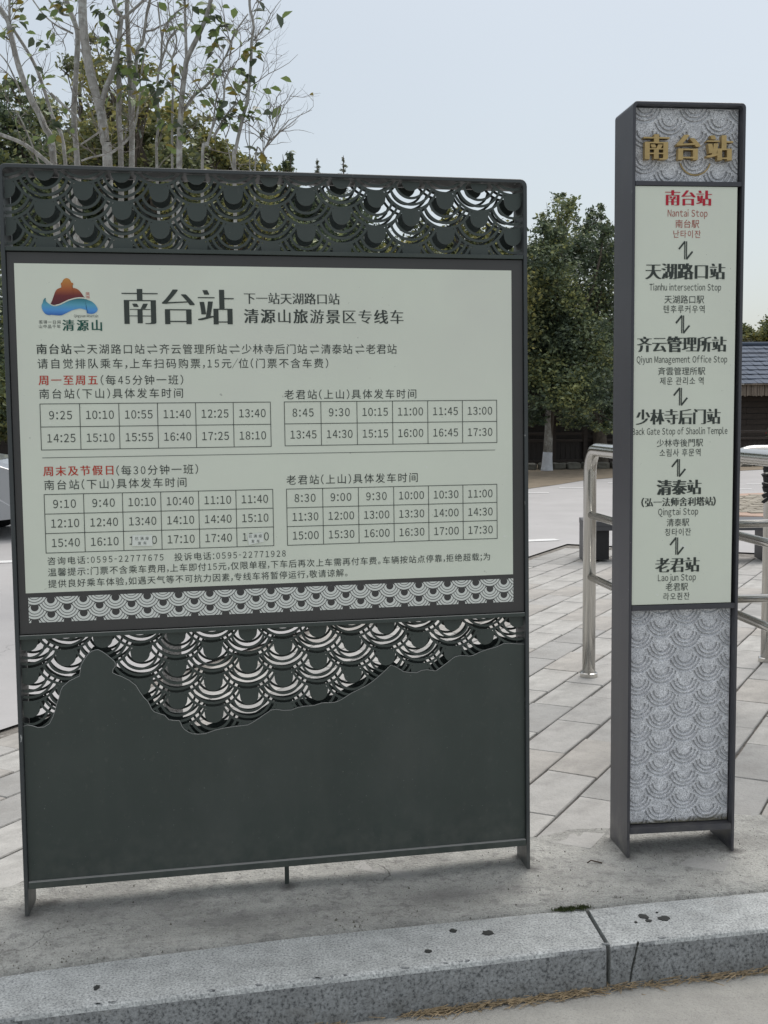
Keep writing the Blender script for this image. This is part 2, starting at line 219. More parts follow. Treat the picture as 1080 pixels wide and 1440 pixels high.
overlay(M['slab'], crack_lines(6.5, 0.014, (0.12, 0.11, 0.10), 0.5, offs=(5, 7, 0)))
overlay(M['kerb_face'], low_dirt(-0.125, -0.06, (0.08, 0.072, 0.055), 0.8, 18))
def dark_patch(x, y, rx, ry, ang, color, amount, nscale=9, z=0.0):
    '''a darkened patch on the ground, ragged by noise'''
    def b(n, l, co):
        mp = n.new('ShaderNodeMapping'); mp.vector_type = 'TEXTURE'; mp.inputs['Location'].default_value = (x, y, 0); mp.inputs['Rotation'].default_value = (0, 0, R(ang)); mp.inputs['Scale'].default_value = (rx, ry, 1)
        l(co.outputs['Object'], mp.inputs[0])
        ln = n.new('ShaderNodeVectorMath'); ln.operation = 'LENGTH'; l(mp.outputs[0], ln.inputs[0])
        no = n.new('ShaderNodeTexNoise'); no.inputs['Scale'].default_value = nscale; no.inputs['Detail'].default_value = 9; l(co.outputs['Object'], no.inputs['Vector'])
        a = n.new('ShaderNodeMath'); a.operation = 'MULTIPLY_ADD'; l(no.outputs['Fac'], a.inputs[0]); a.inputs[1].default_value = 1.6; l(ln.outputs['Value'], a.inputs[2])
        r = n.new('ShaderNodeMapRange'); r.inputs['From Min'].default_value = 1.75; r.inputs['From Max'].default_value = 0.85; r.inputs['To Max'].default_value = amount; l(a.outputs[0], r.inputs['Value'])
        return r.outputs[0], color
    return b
overlay(M['slab'], dark_patch(-0.35, 3.07, .34, .045, 12, (0.16, 0.155, 0.15), .55))  # shadow below the board painted onto the cement, together with old staining
overlay(M['slab'], dark_patch(0.18, 3.19, .32, .060, 12, (0.16, 0.15, 0.145), .55))  # right-hand stretch of the same painted board shadow and staining
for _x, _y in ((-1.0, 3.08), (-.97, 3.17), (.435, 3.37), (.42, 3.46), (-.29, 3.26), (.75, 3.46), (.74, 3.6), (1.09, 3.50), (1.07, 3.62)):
    overlay(M['slab'], dark_patch(_x, _y, .045, .04, 0, (0.09, 0.085, 0.08), .85, 25))  # dirt gathered around each foot
overlay(M['slab'], dark_patch(0.93, 3.50, .14, .06, 8, (0.16, 0.15, 0.145), .6))  # darker patch along the front edge of the pillar
M['tiles'] = [mat('paving_stone_%s' % s, c, 0.88, var=0.15, scale=9, detail=12, bump=0.45, bscale=70) for s, c in
              (('grey', (0.41, 0.40, 0.38)), ('pale', (0.455, 0.445, 0.42)), ('warm', (0.40, 0.38, 0.35)), ('dull', (0.355, 0.35, 0.335)))]
for i, tm in enumerate(M['tiles']):
    overlay(tm, spots(4, 0.48, 0.66, (0.25, 0.24, 0.225), detail=11, offs=(i, 0, 0), amount=0.55, stretch=(0.7, 1.4, 1)))
    overlay(tm, spots(80, 0.62, 0.72, (0.17, 0.165, 0.155), detail=4, amount=0.45))
    overlay(tm, spots(220, 0.54, 0.66, (0.22, 0.21, 0.20), detail=3, amount=0.4, offs=(0, i, 0)))
M['joint'] = mat('dirty_joint_filler', (0.20, 0.185, 0.165), 0.95, var=0.45, scale=26, detail=8, bump=0.8, bscale=90)
overlay(M['joint'], spots(16, 0.58, 0.66, (0.42, 0.40, 0.37), detail=7, amount=0.8))
M['plaza'] = mat('pale_concrete_plaza', (0.415, 0.405, 0.40), 0.85, var=0.07, scale=1.2, detail=9, bump=0.15, bscale=40)
overlay(M['plaza'], spots(0.55, 0.45, 0.75, (0.35, 0.34, 0.335), detail=8, amount=0.6))
overlay(M['plaza'], crack_lines(0.35, 0.0035, (0.17, 0.165, 0.16), 0.6))
M['road'] = mat('pale_concrete_road', (0.385, 0.375, 0.345), 0.9, var=0.12, scale=8, detail=12, bump=0.6, bscale=120)
overlay(M['road'], spots(280, 0.54, 0.66, (0.20, 0.195, 0.18), detail=3, amount=0.5))
overlay(M['road'], spots(2.5, 0.5, 0.72, (0.26, 0.25, 0.235), detail=9, amount=0.5, stretch=(0.5, 1.3, 1)))
overlay(M['road'], spots(85, 0.61, 0.70, (0.18, 0.175, 0.165), detail=4, amount=0.5))
M['dirt'] = mat('dry_brown_verge', (0.215, 0.175, 0.125), 0.95, var=0.30, scale=3.5, detail=10, bump=0.6, bscale=20)
M['ground'] = mat('ground_soil', (0.16, 0.14, 0.10), 0.95, var=0.3, scale=0.6, detail=10)
M['line'] = mat('white_road_paint', (0.72, 0.72, 0.71), 0.6, var=0.08, scale=8)
M['island'] = mat('beige_cobble', (0.33, 0.30, 0.245), 0.9, var=0.25, scale=5, detail=8)
M['redkerb'] = mat('terracotta_edging', (0.42, 0.30, 0.235), 0.85, var=0.12, scale=5)
M['wood'] = mat('dark_brown_timber', (0.040, 0.029, 0.023), 0.7, var=0.35, scale=6, stretch=(0.4, 6, 6), bump=0.2, bscale=30)
M['wood2'] = mat('dark_fence_timber', (0.030, 0.024, 0.021), 0.75, var=0.3, scale=6, stretch=(6, 6, 0.5))
M['wood_red'] = mat('reddish_brown_timber', (0.060, 0.032, 0.025), 0.7, var=0.2, scale=4)
M['thatch'] = mat('weathered_eave_slats', (0.24, 0.20, 0.165), 0.9, var=0.35, scale=9, stretch=(5, 5, 0.4))
M['rooft'] = mat('blue_grey_roof_tiles', (0.075, 0.098, 0.138), 0.8, var=0.2, scale=1.4, detail=8)
overlay(M['rooft'], spots(1.3, 0.52, 0.60, (0.05, 0.062, 0.09), detail=9, amount=0.7, stretch=(0.6, 1, 1)))
M['edge_stone'] = mat('mossy_edging_stone', (0.13, 0.125, 0.105), 0.9, var=0.35, scale=4)
M['white'] = mat('white_plastic', (0.7, 0.7, 0.7), 0.4)
M['granite_post'] = granite('rough_granite_post', (0.26, 0.25, 0.24), (0.07, 0.07, 0.07), 120)
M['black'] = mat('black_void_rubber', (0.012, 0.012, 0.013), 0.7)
M['lime'] = mat('lime_washed_bark', (0.62, 0.63, 0.66), 0.9, var=0.12, scale=14, bump=0.8, bscale=18)
M['bark'] = mat('pale_grey_bark', (0.43, 0.415, 0.39), 0.9, col2=(0.17, 0.16, 0.145), scale=19, detail=8, bump=0.6, bscale=60, stretch=(1, 1, 0.5))
overlay(M['bark'], spots(16, 0.54, 0.62, (0.50, 0.51, 0.49), detail=6, amount=0.6))
overlay(M['bark'], spots(44, 0.66, 0.70, (0.05, 0.045, 0.04), detail=3, amount=0.7, stretch=(1, 1, 2.5)))
M['bark_dark'] = mat('dark_bark', (0.085, 0.070, 0.055), 0.95, var=0.4, scale=14, bump=0.7, bscale=18)
M['twig'] = mat('grey_brown_twig', (0.20, 0.18, 0.16), 0.9, var=0.2, scale=30)
M['needles'] = mat('dry_pine_needles', (0.28, 0.21, 0.125), 0.85, var=.6, scale=60)
M['moss'] = mat('green_moss', (0.05, 0.065, 0.02), 0.95, var=0.4, scale=90)
M['tar'] = mat('black_gum_spot', (0.028, 0.030, 0.028), 0.7, var=0.3, scale=60)
M['stick'] = mat('dead_twig', (0.07, 0.05, 0.035), 0.9)
M['car_paint'] = mat('silver_car_paint', (0.36, 0.37, 0.385), 0.3, 0.55, coat=0.6)
M['car_glass'] = mat('dark_car_glass', (0.02, 0.024, 0.028), 0.06, 0.0, spec=0.8)
M['lamp_glass'] = mat('car_lamp_lens', (0.6, 0.62, 0.65), 0.12, 0.0, spec=0.8)
M['rubber'] = mat('tyre_rubber', (0.02, 0.02, 0.021), 0.8)
M['alloy'] = mat('alloy_wheel', (0.45, 0.45, 0.46), 0.3, 0.9)
M['flower'] = mat('red_petals', (0.42, 0.04, 0.05), 0.7)
M['terracotta'] = mat('clay_pot', (0.25, 0.13, 0.09), 0.85, var=0.15)

def leaf_mat(name, stops, trans=0.25, rough=0.5):
    m = bpy.data.materials.new(name); m.use_nodes = True
    n, l, p = nodes(m); o = n['Material Output']
    g = n.new('ShaderNodeNewGeometry'); c = n.new('ShaderNodeValToRGB'); e = c.color_ramp.elements
    e[0].position = stops[0][0]; e[0].color = (*stops[0][1], 1); e[1].position = stops[-1][0]; e[1].color = (*stops[-1][1], 1)
    for q, k in stops[1:-1]:
        x = e.new(q); x.color = (*k, 1)
    co = n.new('ShaderNodeTexCoord'); no = n.new('ShaderNodeTexNoise'); no.inputs['Scale'].default_value = 0.9; no.inputs['Detail'].default_value = 3
    l(co.outputs['Object'], no.inputs['Vector'])
    mr = n.new('ShaderNodeMapRange'); mr.inputs['From Min'].default_value = .36; mr.inputs['From Max'].default_value = .64; mr.inputs['To Min'].default_value = -.38; mr.inputs['To Max'].default_value = .38
    l(no.outputs['Fac'], mr.inputs['Value']); am = n.new('ShaderNodeMath'); am.operation = 'ADD'
    l(g.outputs['Random Per Island'], am.inputs[0]); l(mr.outputs[0], am.inputs[1]); l(am.outputs[0], c.inputs[0])
    l(c.outputs[0], p.inputs['Base Color']); p.inputs['Roughness'].default_value = rough
    tr = n.new('ShaderNodeBsdfTranslucent'); l(c.outputs[0], tr.inputs['Color'])
    mx = n.new('ShaderNodeMixShader'); mx.inputs[0].default_value = trans
    l(p.outputs[0], mx.inputs[1]); l(tr.outputs[0], mx.inputs[2]); l(mx.outputs[0], o.inputs['Surface'])
    return m
M['leaf_dark'] = leaf_mat('dark_evergreen_leaves', [(0, (0.068, 0.096, 0.065)), (0.5, (0.124, 0.166, 0.096)), (0.85, (0.209, 0.248, 0.115)), (1, (0.318, 0.334, 0.131))])
M['leaf_olive'] = leaf_mat('olive_leaves', [(0, (0.085, 0.107, 0.052)), (0.5, (0.163, 0.182, 0.078)), (0.85, (0.273, 0.273, 0.098)), (1, (0.416, 0.377, 0.117))])
M['leaf_far'] = leaf_mat('distant_leaves', [(0, (0.098, 0.124, 0.104)), (0.6, (0.156, 0.182, 0.130)), (1, (0.234, 0.247, 0.156))])
M['leaf_big'] = leaf_mat('broad_green_leaf', [(0, (0.11, 0.17, 0.06)), (0.45, (0.16, 0.23, 0.075)), (0.8, (0.25, 0.29, 0.085)), (1, (0.22, 0.20, 0.05))], 0.3, 0.35)
M['leaf_big2'] = leaf_mat('yellowing_leaf', [(0, (0.16, 0.17, 0.035)), (1, (0.30, 0.20, 0.035))], 0.35, 0.4)
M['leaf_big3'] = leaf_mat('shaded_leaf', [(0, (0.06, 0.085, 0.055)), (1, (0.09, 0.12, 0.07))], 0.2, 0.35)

# ------------------------------------------------------------------ object helpers
def link(name, data, parent=None, loc=(0, 0, 0), rot=(0, 0, 0)):
    o = bpy.data.objects.new(name, data); COL.objects.link(o)
    o.location = loc; o.rotation_euler = rot
    if parent: o.parent = parent
    return o
def thing(name, label, cat, loc=(0, 0, 0), rot=(0, 0, 0), group=None):
    o = link(name, None, None, loc, rot); o.empty_display_size = 0.1
    return tag(o, label, cat, group)
def tag(o, label, cat, group=None):
    o['label'] = label; o['category'] = cat
    if group: o['group'] = group
    return o
def struct(o): o['kind'] = 'structure'; return o
def stuff(o): o['kind'] = 'stuff'; return o
def me_from(name, verts, faces, m, smooth=False):
    me = bpy.data.meshes.new(name); me.from_pydata(verts, [], faces); me.update()
    for x in (m if isinstance(m, (list, tuple)) else [m]): me.materials.append(x)
    if smooth: me.polygons.foreach_set('use_smooth', [True] * len(me.polygons))
    return me
def me_bm(name, bm, m, smooth=False, shear=0.0):
    if shear:
        for v in bm.verts: v.co.x += shear * v.co.y
    bm.normal_update()
    me = bpy.data.meshes.new(name); bm.to_mesh(me); bm.free()
    for x in (m if isinstance(m, (list, tuple)) else [m]): me.materials.append(x)
    if smooth: me.polygons.foreach_set('use_smooth', [True] * len(me.polygons))
    return me
def box(bm, x0, x1, y0, y1, z0, z1, bev=0.0, seg=2):
    r = bmesh.ops.create_cube(bm, size=1.0); vs = r['verts']
    for v in vs:
        v.co = Vector((x0 + (v.co.x + .5) * (x1 - x0), y0 + (v.co.y + .5) * (y1 - y0), z0 + (v.co.z + .5) * (z1 - z0)))
    if bev:
        es = list({e for v in vs for e in v.link_edges})
        bmesh.ops.bevel(bm, geom=es, offset=bev, segments=seg, affect='EDGES', profile=0.7)
def boxobj(name, dims, m, parent=None, bev=0.0, loc=(0, 0, 0), rot=(0, 0, 0), shear=0.0):
    bm = bmesh.new(); box(bm, *dims, bev=bev)
    return link(name, me_bm(name, bm, m, shear=shear), parent, loc, rot)
def poly_extrude(pts2, y0, y1, plane='xz'):
    bm = bmesh.new()
    f = bm.faces.new([bm.verts.new((p[0], y0, p[1]) if plane == 'xz' else (p[0], p[1], y0)) for p in pts2])
    r = bmesh.ops.extrude_face_region(bm, geom=[f])
    d = y1 - y0
    bmesh.ops.translate(bm, verts=[v for v in r['geom'] if isinstance(v, bmesh.types.BMVert)], vec=(0, d, 0) if plane == 'xz' else (0, 0, d))
    bmesh.ops.recalc_face_normals(bm, faces=bm.faces[:])
    return bm
def cr(pts, n=6):
    """Catmull-Rom smoothing of a polyline"""
    P = [Vector(p) for p in pts]; out = []
    for i in range(len(P) - 1):
        a = P[max(i - 1, 0)]; b = P[i]; c = P[i + 1]; d = P[min(i + 2, len(P) - 1)]
        for k in range(n):
            t = k / n
            out.append(0.5 * ((2 * b) + (c - a) * t + (2 * a - 5 * b + 4 * c - d) * t * t + (3 * b - a - 3 * c + d) * t ** 3))
    out.append(P[-1]); return out
def tube(V, F, pts, radii, sides=8, caps=True):
    P = [Vector(p) for p in pts]; n = len(P); base = len(V); u = None
    for i in range(n):
        t = (P[min(i + 1, n - 1)] - P[max(i - 1, 0)])
        t = t.normalized() if t.length > 1e-9 else Vector((0, 0, 1))
        if u is None:
            u = t.cross(Vector((0.3, 1, 0.2))); u.normalize()
        else:
            u = (u - t * u.dot(t)); u.normalize()
        v = t.cross(u); r = radii[i] if hasattr(radii, '__len__') else radii
        for k in range(sides):
            a = 2 * math.pi * k / sides
            V.append(tuple(P[i] + (u * math.cos(a) + v * math.sin(a)) * r))
    for i in range(n - 1):
        for k in range(sides):
            a = base + i * sides + k; b = base + i * sides + (k + 1) % sides
            F.append((a, b, b + sides, a + sides))
    if caps:
        F.append(tuple(base + k for k in range(sides))[::-1]); F.append(tuple(base + (n - 1) * sides + k for k in range(sides)))
def tubeobj(name, pts, radii, m, parent=None, sides=16, smooth=True):
    V, F = [], []; tube(V, F, pts, radii, sides)
    o = link(name, me_from(name, V, F, m, smooth), parent)
    return o

# camera model used only to turn measurements of the photograph into places at a given distance
CM = cam.matrix_world.copy()
def ray(px, py):
    d = CM.to_3x3() @ Vector(((px - 540) / 1608.36, -(py - 720) / 1608.36, -1)); return d
def at(px, py, Y):
    d = ray(px, py); return CM.translation + d * (Y / d.y)

# ------------------------------------------------------------------ the ground
def sheet(name, pts, z, m, parent=None):
    o = link(name, me_from(name, [(x, y, z) for x, y in pts], [tuple(range(len(pts)))], m), parent)
    return struct(o) if parent is None else o
ground = sheet('ground', [(-300, 2.9), (300, 3.6), (400, 600), (-400, 600)], -0.06, M['ground'])
# far side of the stone paving: paving rows run 62 deg from X; u = along the rows, n = across them
CU, SU = math.cos(R(62)), math.sin(R(62))
def un(u, n): return (CU * u + SU * n, SU * u - CU * n)
PAV_N0 = -3.86
plz = [un(-6, PAV_N0), un(11.3, PAV_N0), un(11.3, 14), (60, 12), (60, 40), (-60, 40), (-60, -4), (-12, -4)]
pa = un(11.3, PAV_N0)
plz = [un(0, PAV_N0), un(11.3, PAV_N0), un(11.3, 16), (60, 12), (60, 34), (-60, 34), (-60, -3), (-6.5, 1.2)]
plaza = sheet('plaza', plz, -0.002, M['plaza'])
# painted parking lines
def stripe(name, p, q, wd, z=0.003):
    d = Vector((q[0] - p[0], q[1] - p[1], 0)).normalized(); nn = Vector((-d.y, d.x, 0)) * wd / 2
    pts = [(p[0] - nn.x, p[1] - nn.y), (q[0] - nn.x, q[1] - nn.y), (q[0] + nn.x, q[1] + nn.y), (p[0] + nn.x, p[1] + nn.y)]
    o = sheet(name, pts, z, M['line'], plaza); return o
stripe('parking_line', (-7.0, 9.9), (1.85, 12.16), 0.17)
for p, q in (((1.0, 19.2), (2.75, 19.0)), ((3.1, 20.17), (3.53, 20.11)), ((4.2, 21.4), (4.95, 21.3)), ((5.4, 19.47), (6.25, 19.36)), ((6.55, 20.62), (7.4, 20.5))):
    stripe('parking_line', p, q, 0.13)
# dry verge under the trees beyond the plaza
vg = [(-60, 19.0), (-6, 18.8), (1.6, 19.3), (2.5, 19.95), (3.2, 21.0), (3.9, 22.2), (5.3, 23.6), (8.5, 25.4), (14, 27.5), (60, 30), (60, 60), (-60, 60)]
verge = sheet('verge', vg, 0.004, M['dirt'])
# paved island on the right
isl = [(3.9, 13.75)] + [(4.3 + 1.6 * (1 - math.cos(t)) + 0.55 * 0, 14.2 + 0) for t in ()]
ic = Vector((7.6, 15.9))
isl = [(ic.x + 3.9 * math.cos(a), ic.y + 2.45 * math.sin(a)) for a in [i * 2 * math.pi / 48 for i in range(48)]]
island = struct(link('paved_island', me_bm('paved_island', poly_extrude(isl, -0.05, 0.03, 'xy'), M['redkerb'])))
random.seed(5)
nb = 0
V, F = [], []
for i in range(-24, 24):
    for j in range(-14, 14):
        x = ic.x + i * 0.17 + (0.085 if j % 2 else 0); y = ic.y + j * 0.17
        if ((x - ic.x) / 3.45) ** 2 + ((y - ic.y) / 2.05) ** 2 < 1:
            b = len(V); h = 0.034 + random.random() * 0.012; s = 0.078
            V += [(x - s, y - s, h), (x + s, y - s, h), (x + s, y + s, h), (x - s, y + s, h), (x - s, y - s, .02), (x + s, y - s, .02), (x + s, y + s, .02), (x - s, y + s, .02)]
            F += [(b, b + 1, b + 2, b + 3), (b + 4, b + 5, b + 1, b), (b + 5, b + 6, b + 2, b + 1), (b + 6, b + 7, b + 3, b + 2), (b + 7, b + 4, b, b + 3)]
stuff(link('cobbles', me_from('cobbles', V, F, M['island']), island))

# stone paving, each nearer stone an object
pav_pts = [un(1.0, PAV_N0), un(11.3, PAV_N0), un(11.3, 9), un(1.5, 9)]
pavement = sheet('pavement', [(-1.9, 3.0), (-1.75, 5.15), un(11.3, PAV_N0), un(11.3, 9), (9, 4.2)], -0.016, M['joint'])
TL, TW = 0.47, 0.2065
near = lambda x: 3.57 + 0.225 * x + 0.02 * math.sin(x * 5)      # where the cement strip begins
tile_meshes = []
random.seed(11)
for k in range(12):
    bm = bmesh.new()
    j = lambda a: random.uniform(-a, a)
    g = 0.0042 + random.random() * 0.0028
    x0, x1, y0, y1 = g * .6, TL - g * .6, g, TW - g
    t = [Vector((x0 + j(.003), y0 + j(.003), 0)), Vector((x1 + j(.003), y0 + j(.003), 0)), Vector((x1 + j(.003), y1 + j(.003), 0)), Vector((x0 + j(.003), y1 + j(.003), 0))]
    c = sum(t, Vector()) / 4
    low = [bm.verts.new((v.x, v.y, -0.030)) for v in t]
    mid = [bm.verts.new((v.x, v.y, -0.004)) for v in t]
    top = [bm.verts.new((v.x + (c.x - v.x) * .012, v.y + (c.y - v.y) * .03, j(.0012))) for v in t]
    bm.faces.new(top)
    for q in range(4):
        bm.faces.new((low[q], low[(q + 1) % 4], mid[(q + 1) % 4], mid[q])); bm.faces.new((mid[q], mid[(q + 1) % 4], top[(q + 1) % 4], top[q]))
    bmesh.ops.recalc_face_normals(bm, faces=bm.faces[:])
    tile_meshes.append(me_bm('paving_stone', bm, M['tiles'][k % 4]))
cells = []
n_first = -16.49            # joint rows sit at n = -1.49 + i * TW
for i in range(-12, 50):
    n0 = -1.49 + i * TW
    if n0 < PAV_N0 - 0.05: continue
    for kk in range(0, 26):
        u0 = 4.36 - 0.47 * 6 + kk * TL + (0.235 if i % 2 == 0 else 0.0) - 0.47 * 2
        cx, cy = un(u0 + TL / 2, n0 + TW / 2)
        if cy < near(cx) - 0.22 or u0 + TL > 11.32 or cy < 3.2: continue
        if abs(cx) > 0.36 * cy + 0.5: continue
        cells.append((cy, u0, n0))
cells.sort()
V, F = [], []
for idx, (cy, u0, n0) in enumerate(cells):
    if idx < 298:
        o = link('paving_stone', tile_meshes[random.randrange(12)], pavement)
        o.matrix_world = Matrix.Translation((*un(u0, n0 + TW), random.uniform(-.001, .001))) @ Matrix.Rotation(R(62), 4, 'Z')
    else:
        b = len(V)
        for (a, c) in ((.004, .006), (TL - .004, .006), (TL - .004, TW - .006), (.004, TW - .006)):
            V.append((*un(u0 + a, n0 + c), 0.0 + random.uniform(-.0015, .0015)))
        for q in range(4): V.append((V[b + q][0], V[b + q][1], -0.014))
        F += [(b, b + 1, b + 2, b + 3)] + [(b + 4 + q, b + 4 + (q + 1) % 4, b + (q + 1) % 4, b + q) for q in range(4)]
stuff(link('distant_paving', me_from('distant_paving', V, F, M['tiles'][1]), pavement))

# cement strip the signs stand on, ragged inner edge, and the kerb in front of it
random.seed(3)
kb = [(-2.6, 2.30), (-1.8, 2.52), (-0.972, 2.748), (-0.636, 2.842), (-0.277, 2.935), (0.106, 3.012), (0.446, 3.080), (0.56, 3.102), (1.102, 3.202), (1.8, 3.33), (3.2, 3.58)]
kf = [(-2.55, 2.09), (-1.75, 2.31), (-0.907, 2.548), (-0.59, 2.622), (-0.256, 2.695), (0.10, 2.772), (0.412, 2.843), (0.572, 2.880), (1.024, 2.971), (1.82, 3.125), (3.24, 3.38)]
def lerp_line(L, x):
    for a, b in zip(L, L[1:]):
        if a[0] <= x <= b[0]: return a[1] + (b[1] - a[1]) * (x - a[0]) / (b[0] - a[0])
    return L[-1][1]
sp, N = [], 240
front = []; back = []
for i in range(N + 1):
    x = -2.5 + i * 5.6 / N
    front.append((x, lerp_line(kb, x) + 0.008 + 0.004 * math.sin(x * 31) + random.uniform(-.004, .004)))
    back.append((x, near(x) + 0.035 * math.sin(x * 7.3 + 1) + 0.018 * math.sin(x * 23) + random.uniform(-.010, .010)))
V = []; F = []
for i in range(N + 1):
    for k in range(7):
        t = k / 6; x, y = front[i][0], front[i][1] + (back[i][1] - front[i][1]) * t
        z = 0.003 + 0.0035 * math.sin(x * 6 + y * 9) * (1 if 0 < k < 6 else .3) + (random.uniform(-.0012, .0012))
        V.append((x, y, z if k < 6 else 0.0015))
for i in range(N):
    for k in range(6):
        a = i * 7 + k; F.append((a, a + 7, a + 8, a + 1))
nb = len(V)
for i in range(N + 1): V.append((V[i * 7][0], V[i * 7][1] - .001, -0.05))
for i in range(N): F.append((i * 7, nb + i, nb + i + 1, (i + 1) * 7))
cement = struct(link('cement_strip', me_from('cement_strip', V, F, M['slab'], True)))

kerb = struct(link('kerb', None))
def kerb_stone(xa, xb, seed):
    random.seed(seed)
    xs = [xa + (xb - xa) * i / 12 for i in range(13)]
    bm = bmesh.new(); rings = []
    for i, x in enumerate(xs):
        yb, yf = lerp_line(kb, x), lerp_line(kf, x)
        dx = 0.013 * (x - 0.56)      # joints run square to the kerb
        e = 0.006 if i in (0, 12) else 0
        prof = [(yb, -0.16), (yb, -0.004 - e), (yb - .004, 0.0 - e * .6), (yf + .012, 0.001 - e * .6), (yf + .004, -0.003 - e * .5), (yf, -0.012), (yf - .003, -0.17)]
        rings.append([bm.verts.new((x + (0.08 * (yb - p[0])) + (0.002 if i == 0 else -0.002 if i == 12 else 0), p[0], p[1])) for p in prof])
    for a, b in zip(rings, rings[1:]):
        for q in range(6): bm.faces.new((a[q], b[q], b[q + 1], a[q + 1]))
    bm.faces.new(rings[0]); bm.faces.new(rings[-1][::-1])
    bmesh.ops.recalc_face_normals(bm, faces=bm.faces[:])
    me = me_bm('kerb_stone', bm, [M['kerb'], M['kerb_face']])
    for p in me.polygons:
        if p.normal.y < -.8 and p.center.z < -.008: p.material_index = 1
    return link('kerb_stone', me, kerb)
for s, (a, b) in enumerate([(-2.4, -1.03), (-1.022, 0.554), (0.562, 2.05), (2.058, 3.15)]):
    o = kerb_stone(a, b, s)
    o.data.polygons.foreach_set('use_smooth', [False] * len(o.data.polygons))
# hairline crack in the face of the right kerb stone
V, F = [], []; random.seed(8)
cp = [at(897, 1323, 2.895), at(893, 1345, 2.889), at(889, 1362, 2.887), at(886, 1383, 2.884)]
cp = [(p.x, lerp_line(kf, p.x) - .0055 - 0.0, p.z) for p in cp]
for i, p in enumerate(cr([Vector(c) for c in cp], 5)):
    wd = 0.0028 * random.uniform(.5, 1.3)
    V += [(p.x - wd, p.y - .0006, p.z), (p.x + wd, p.y - .0006, p.z)]
    if i: F.append((2 * i - 2, 2 * i - 1, 2 * i + 1, 2 * i))
link('crack', me_from('crack', V, F, M['tar']), kerb)
# dark gum and tar spots on the kerb top
def spot(px, py, rx, ry, seed):
    random.seed(seed); d = ray(px, py); t = (0.003 - 1.4) / d.z; c = CM.translation + d * t
    k = 18; s = 1 / 520; pts = []
    for i in range(k):
        a = 2 * math.pi * i / k; q = random.uniform(.75, 1.15)
        pts.append((c.x + rx * s * q * math.cos(a), c.y + ry * s * 2.0 * q * math.sin(a)))
    o = link('gum_spot', me_bm('gum_spot', poly_extrude(pts, 0.0, 0.0028, 'xy'), M['tar']), kerb)
for a in ((602, 1337, 5, 2.4, 1), (637, 1308, 5, 2.6, 2), (686, 1311, 8, 3.6, 3), (905, 1288, 7, 4, 4), (934, 1291, 8.5, 3.8, 5), (912, 1294, 4.5, 2.2, 6), (894, 1296, 2.2, 1.3, 7), (924, 1282.5, 2.0, 1, 8), (136, 1388, 4, 3.2, 9)):
    spot(*a)

# the lower road in front of the kerb
road = sheet('road', [(-6, -4), (8, -4), (8, 4.6), (3.3, 3.45)] + [(x, y + .02) for x, y in kf[::-1]] + [(-6, 1.4)], -0.12, M['road'])
# dry pine needles and grit in the gutter
random.seed(21); V, F = [], []
def needle(x, y, z, L_, a, wd=.0009):
    dx, dy = math.cos(a) * L_ / 2, math.sin(a) * L_ / 2; b = len(V); nx, ny = -math.sin(a) * wd, math.cos(a) * wd
    z2 = z + random.uniform(-.004, .008)
    V.extend([(x - dx - nx, y - dy - ny, z), (x - dx + nx, y - dy + ny, z + wd), (x + dx + nx, y + dy + ny, z2 + wd), (x + dx - nx, y + dy - ny, z2)])
    F.append((b, b + 1, b + 2, b + 3))
for i in range(2600):
    x = random.uniform(-0.45, 1.6); f = lerp_line(kf, x)
    dens = 0.35 + 0.65 * max(0, math.sin(x * 5.2 + 0.2)) ** 1 * (0.6 + 0.4 * math.sin(x * 17))
    if x < 0.05: dens *= 0.12
    if random.random() > dens: continue
    off = abs(random.gauss(0, 0.013)) + 0.003
    needle(x, f - off, -0.118 + random.random() * .012 * max(0, 1 - off / .05), random.uniform(.015, .055), random.gauss(0.22, 0.55))
stuff(tag(link('dry_needles', me_from('dry_needles', V, F, M['needles'])), 'brown dry pine needles lying in the gutter at the foot of the granite kerb', 'pine needles'))
# a little moss in the joint behind the kerb
random.seed(4); V, F = [], []
for (cx, cy) in ((0.487, 3.092), (0.512, 3.097), (0.545, 3.103)):
    for i in range(260):
        x = cx + random.gauss(0, .016) * random.random(); y = cy - .004 + random.gauss(0, .007) * random.random() + (x - cx) * .2; b = len(V); h = random.uniform(.003, .013); a = random.random() * 6.28; wd = .0018
        V += [(x - wd * math.cos(a), y - wd * math.sin(a), .001), (x + wd * math.cos(a), y + wd * math.sin(a), .001), (x + random.uniform(-.004, .004), y + random.uniform(-.004, .004), h)]
        F.append((b, b + 1, b + 2))
stuff(tag(link('moss_tuft', me_from('moss_tuft', V, F, M['moss'])), 'small dark green moss tufts in the joint behind the kerb stones', 'moss'))
g0 = at(826, 1208.5, 3.41)
tag(tubeobj('dead_stick', [(g0.x, g0.y, .006), (g0.x + .012, g0.y + .004, .012), (g0.x + .03, g0.y + .002, .008), (g0.x + .045, g0.y - .004, .006)], .0022, M['stick'], sides=6), 'small dark curved twig lying on the cement between the signs', 'twig')

